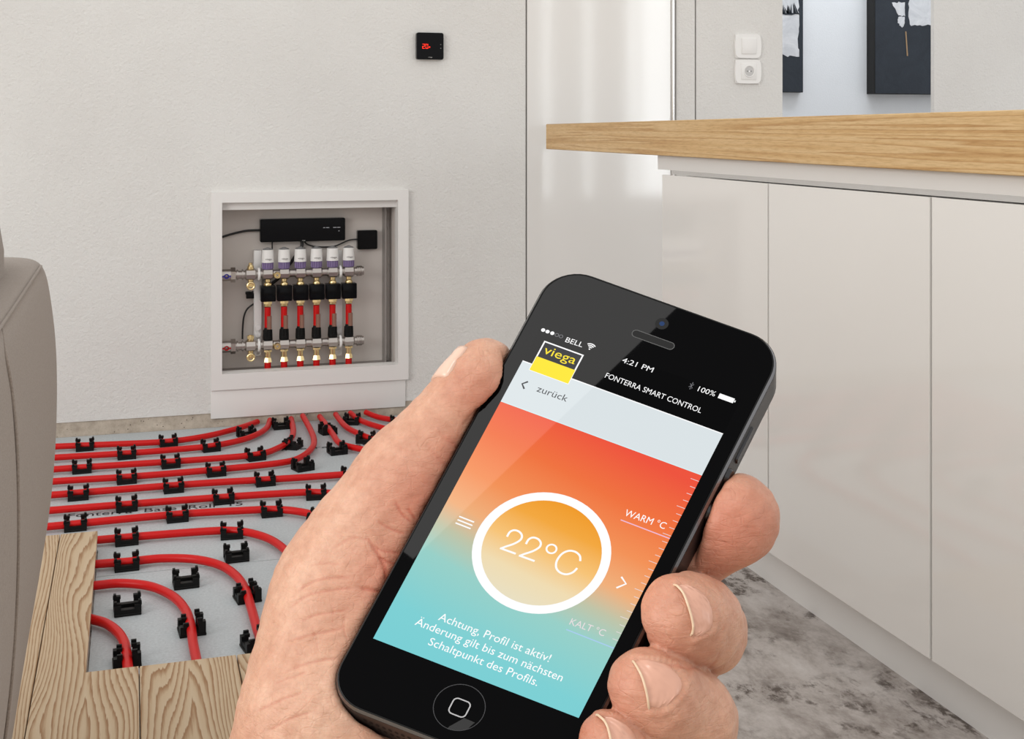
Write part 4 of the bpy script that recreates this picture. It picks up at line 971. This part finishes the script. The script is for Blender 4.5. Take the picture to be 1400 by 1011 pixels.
def mat_skin():
    n = N('skin'); v = n.coords()
    base = n.ramp(n.noise(v, 55, 4, .6), [(.3, srgb(186, 137, 112)), (.55, srgb(201, 156, 131)), (.75, srgb(210, 171, 147))])
    mot = n.ramp(n.noise(v, 330, 5, .7), [(.35, (.86, .80, .77, 1)), (.62, (1.04, 1.04, 1.04, 1))])
    mm = n.add('ShaderNodeMix', data_type='RGBA', blend_type='MULTIPLY'); mm.inputs['Factor'].default_value = .8; n.link(base, mm.inputs[6]); n.link(mot, mm.inputs[7]); base = mm.outputs[2]
    at = n.add('ShaderNodeAttribute', attribute_name='redness_shade')
    mx = n.add('ShaderNodeMix', data_type='RGBA'); n.link(at.outputs['Fac'], mx.inputs['Factor']); n.link(base, mx.inputs[6]); mx.inputs[7].default_value = srgb(176, 88, 64)
    n.link(mx.outputs[2], n.b.inputs['Base Color']); n.b.inputs['Roughness'].default_value = .48; n.b.inputs['Specular IOR Level'].default_value = .4
    n.b.inputs['Subsurface Weight'].default_value = .25; n.b.inputs['Subsurface Radius'].default_value = (1.0, .35, .2); n.b.inputs['Subsurface Scale'].default_value = .003
    # fine skin relief: small cells plus short drawn-out lines
    vo = n.add('ShaderNodeTexVoronoi', feature='DISTANCE_TO_EDGE'); vo.inputs['Scale'].default_value = 900; n.link(n.coords((1, 1, .45)), vo.inputs['Vector'])
    b1 = n.add('ShaderNodeBump'); b1.inputs['Strength'].default_value = .35; b1.inputs['Distance'].default_value = .00025; n.link(vo.outputs['Distance'], b1.inputs['Height'])
    ln = n.noise(n.coords((.35, .35, 1.6)), 620, 4, .6, .3)
    b2 = n.add('ShaderNodeBump'); b2.inputs['Strength'].default_value = .7; b2.inputs['Distance'].default_value = .0004; n.link(ln, b2.inputs['Height']); n.link(b1.outputs[0], b2.inputs['Normal'])
    # criss-cross of fine skin lines
    dn = n.add('ShaderNodeTexNoise'); dn.inputs['Scale'].default_value = 90; n.link(v, dn.inputs['Vector'])
    dv = n.add('ShaderNodeVectorMath', operation='MULTIPLY_ADD'); n.link(dn.outputs['Color'], dv.inputs[0]); dv.inputs[1].default_value = (.010, .010, .010); n.link(n.coords((.75, .75, 1.3)), dv.inputs[2])
    vl = n.add('ShaderNodeTexVoronoi', feature='DISTANCE_TO_EDGE'); vl.inputs['Scale'].default_value = 330; n.link(dv.outputs[0], vl.inputs['Vector'])
    lines = n.ramp(vl.outputs['Distance'], [(0.0, (0, 0, 0, 1)), (.055, (1, 1, 1, 1))])
    b3 = n.add('ShaderNodeBump'); b3.inputs['Strength'].default_value = .22; b3.inputs['Distance'].default_value = .0004; n.link(lines, b3.inputs['Height']); n.link(b2.outputs[0], b3.inputs['Normal'])
    n.link(b3.outputs[0], n.b.inputs['Normal']); return n.m
M['skin'] = mat_skin()
M['nail'] = plain('finger_nail', srgb(208, 158, 136), .25, spec=.5); M['nailtip'] = plain('nail_free_edge', srgb(214, 186, 156), .3)
hc = CAM + ray(560, 1000) * .31
hand = thing('hand', 'bare left hand gripping the black phone from below, thumb along its edge', 'hand', tuple(hc))
me = bpy.data.meshes.new('palm_and_fingers'); me.from_pydata((hv - hc).tolist(), [], hq.tolist()); me.shade_smooth(); me.materials.append(M['skin'])
# redder finger pads and folds, plus shade painted along the phone's edge
pads_and_shade = [(hp(1000, 730, 4, 1)[0], .014), (hp(905, 850, 0, 1)[0], .009), (hp(860, 945, 0, 1)[0], .009), (hp(815, 1010, 0, 1)[0], .008), (hp(600, 700, 4, 1)[0], .012), (hp(540, 790, 4, 1)[0], .010), (hp(655, 540, 2, 1)[0], .008), (hp(585, 690, 4, 1)[0], .012), (hp(620, 640, 4, 1)[0], .009)]
red = np.zeros(len(hv))
for c_, r_ in pads_and_shade: red = np.maximum(red, .62 * np.exp(-(np.linalg.norm(hv - c_, axis=1) / r_) ** 2))
red = np.clip(red + np.clip(-fold_d * 2000, 0, .30), 0, .85)
at = me.attributes.new('redness_shade', 'FLOAT', 'POINT'); at.data.foreach_set('value', red.astype(np.float32))
skin = link(bpy.data.objects.new('palm_and_fingers', me), hand)
# nails: plates lying on the skin
def surf_along(u, v, k0, k1):
    ks = np.linspace(k0, k1, 160); P = CAM + ray(u, v)[None] * ks[:, None]; d = hand_sdf(P); i = int(np.argmax(d < 0)); 
    if d[i] >= 0: i = int(np.argmin(d))
    return P[i]
def nail_px(free, cut, name='nail'):
    """free: points along the free edge (fingertip side), cut: matching points on the cuticle side"""
    A = spline(free, 5); B = spline(cut, 5); n = min(len(A), len(B)); A = [A[int(round(i * (len(A) - 1) / (n - 1)))] for i in range(n)]; B = [B[int(round(i * (len(B) - 1) / (n - 1)))] for i in range(n)]
    K = 12; P = []
    for i in range(n):
        for k in range(K + 1): q = A[i] + (B[i] - A[i]) * k / K; P.append(surf_along(q[0], q[1], pdepth(*q) - .03, pdepth(*q) + .03))
    P = np.array(P); G = sdf_grad(P); lift = []
    for i in range(n):
        for k in range(K + 1):
            s_ = math.sin(math.pi * min(max(i / (n - 1), .0), 1)); e_ = min(1, s_ * 3) * min(1, (K - k) / 1.5); lift.append(-.00015 + .00062 * e_ + (.00035 if k == 0 else 0) * s_)
    top = P + G * np.array(lift)[:, None]; bot = P - G * .0008; m = MB()
    vt = [m.bm.verts.new(p - hc) for p in top]; vb = [m.bm.verts.new(p - hc) for p in bot]; W = K + 1
    for i in range(n - 1):
        for k in range(K): a = i * W + k; m.bm.faces.new((vt[a], vt[a + 1], vt[a + 1 + W], vt[a + W]))
        for k in (0, K): a = i * W + k; m.bm.faces.new((vt[a], vt[a + W], vb[a + W], vb[a]))
    nl = m.build(name, 'nail', hand, 60)
    m = MB(); m.tube([top[i * W] - hc + G[i * W] * .0001 for i in range(n)], .00026, 8); m.build('free_edge', 'nailtip', nl)
nail_px([(921, 800), (933, 813), (941.5, 836), (946, 856), (944, 869)], [(932, 797), (962, 812), (976, 836), (972, 860), (951, 873)])
nail_px([(865, 904), (877, 925), (884, 948), (887.5, 970)], [(878, 901), (919, 912), (935, 942), (906, 971)])
nail_px([(815, 979), (827, 990), (833, 1005), (837, 1028)], [(828, 980), (858, 993), (872, 1014), (855, 1030)])
# thumb nail, seen on edge: plate around the thumb's outer side
a_, b_ = hp(648, 535, 5, 1)[0], hp(666, 497, 5, 1)[0]; axd = (b_ - a_); Ln = np.linalg.norm(axd); axd /= Ln
out = -RT * .86 + UP * .30 + FW * .30; out -= axd * (out @ axd); out /= np.linalg.norm(out); tang = np.cross(axd, out)
m = MB(); rows_ = []; 
for i in range(13):
    row = []
    for k in range(13):
        ph2 = math.radians(-58 + 116 * k / 12); dr_ = out * math.cos(ph2) + tang * math.sin(ph2); c_ = a_ + axd * Ln * (-.25 + 1.22 * i / 12 + (.06 * math.cos(ph2 * 1.5) if i == 12 else 0))
        ts = np.linspace(0, .02, 200); d = hand_sdf(c_[None] + dr_[None] * ts[:, None]); t_ = ts[int(np.argmax(d > 0))]
        if i >= 10: t_ = max(t_, rows_r[k] - .00012 * (i - 9))
        row.append((c_ + dr_ * (t_ + (.0005 if 0 < k < 12 and i > 0 else -.0002)), t_))
    rows_r = [x[1] for x in row]; rows_.append([m.bm.verts.new(x[0] - hc) for x in row])
for i in range(12):
    for k in range(12): m.bm.faces.new((rows_[i][k], rows_[i + 1][k], rows_[i + 1][k + 1], rows_[i][k + 1]))
tn = m.build('nail', plain('thumb_nail', srgb(220, 184, 164), .2), hand, 60); sd = tn.modifiers.new('s', 'SOLIDIFY'); sd.thickness = .0005
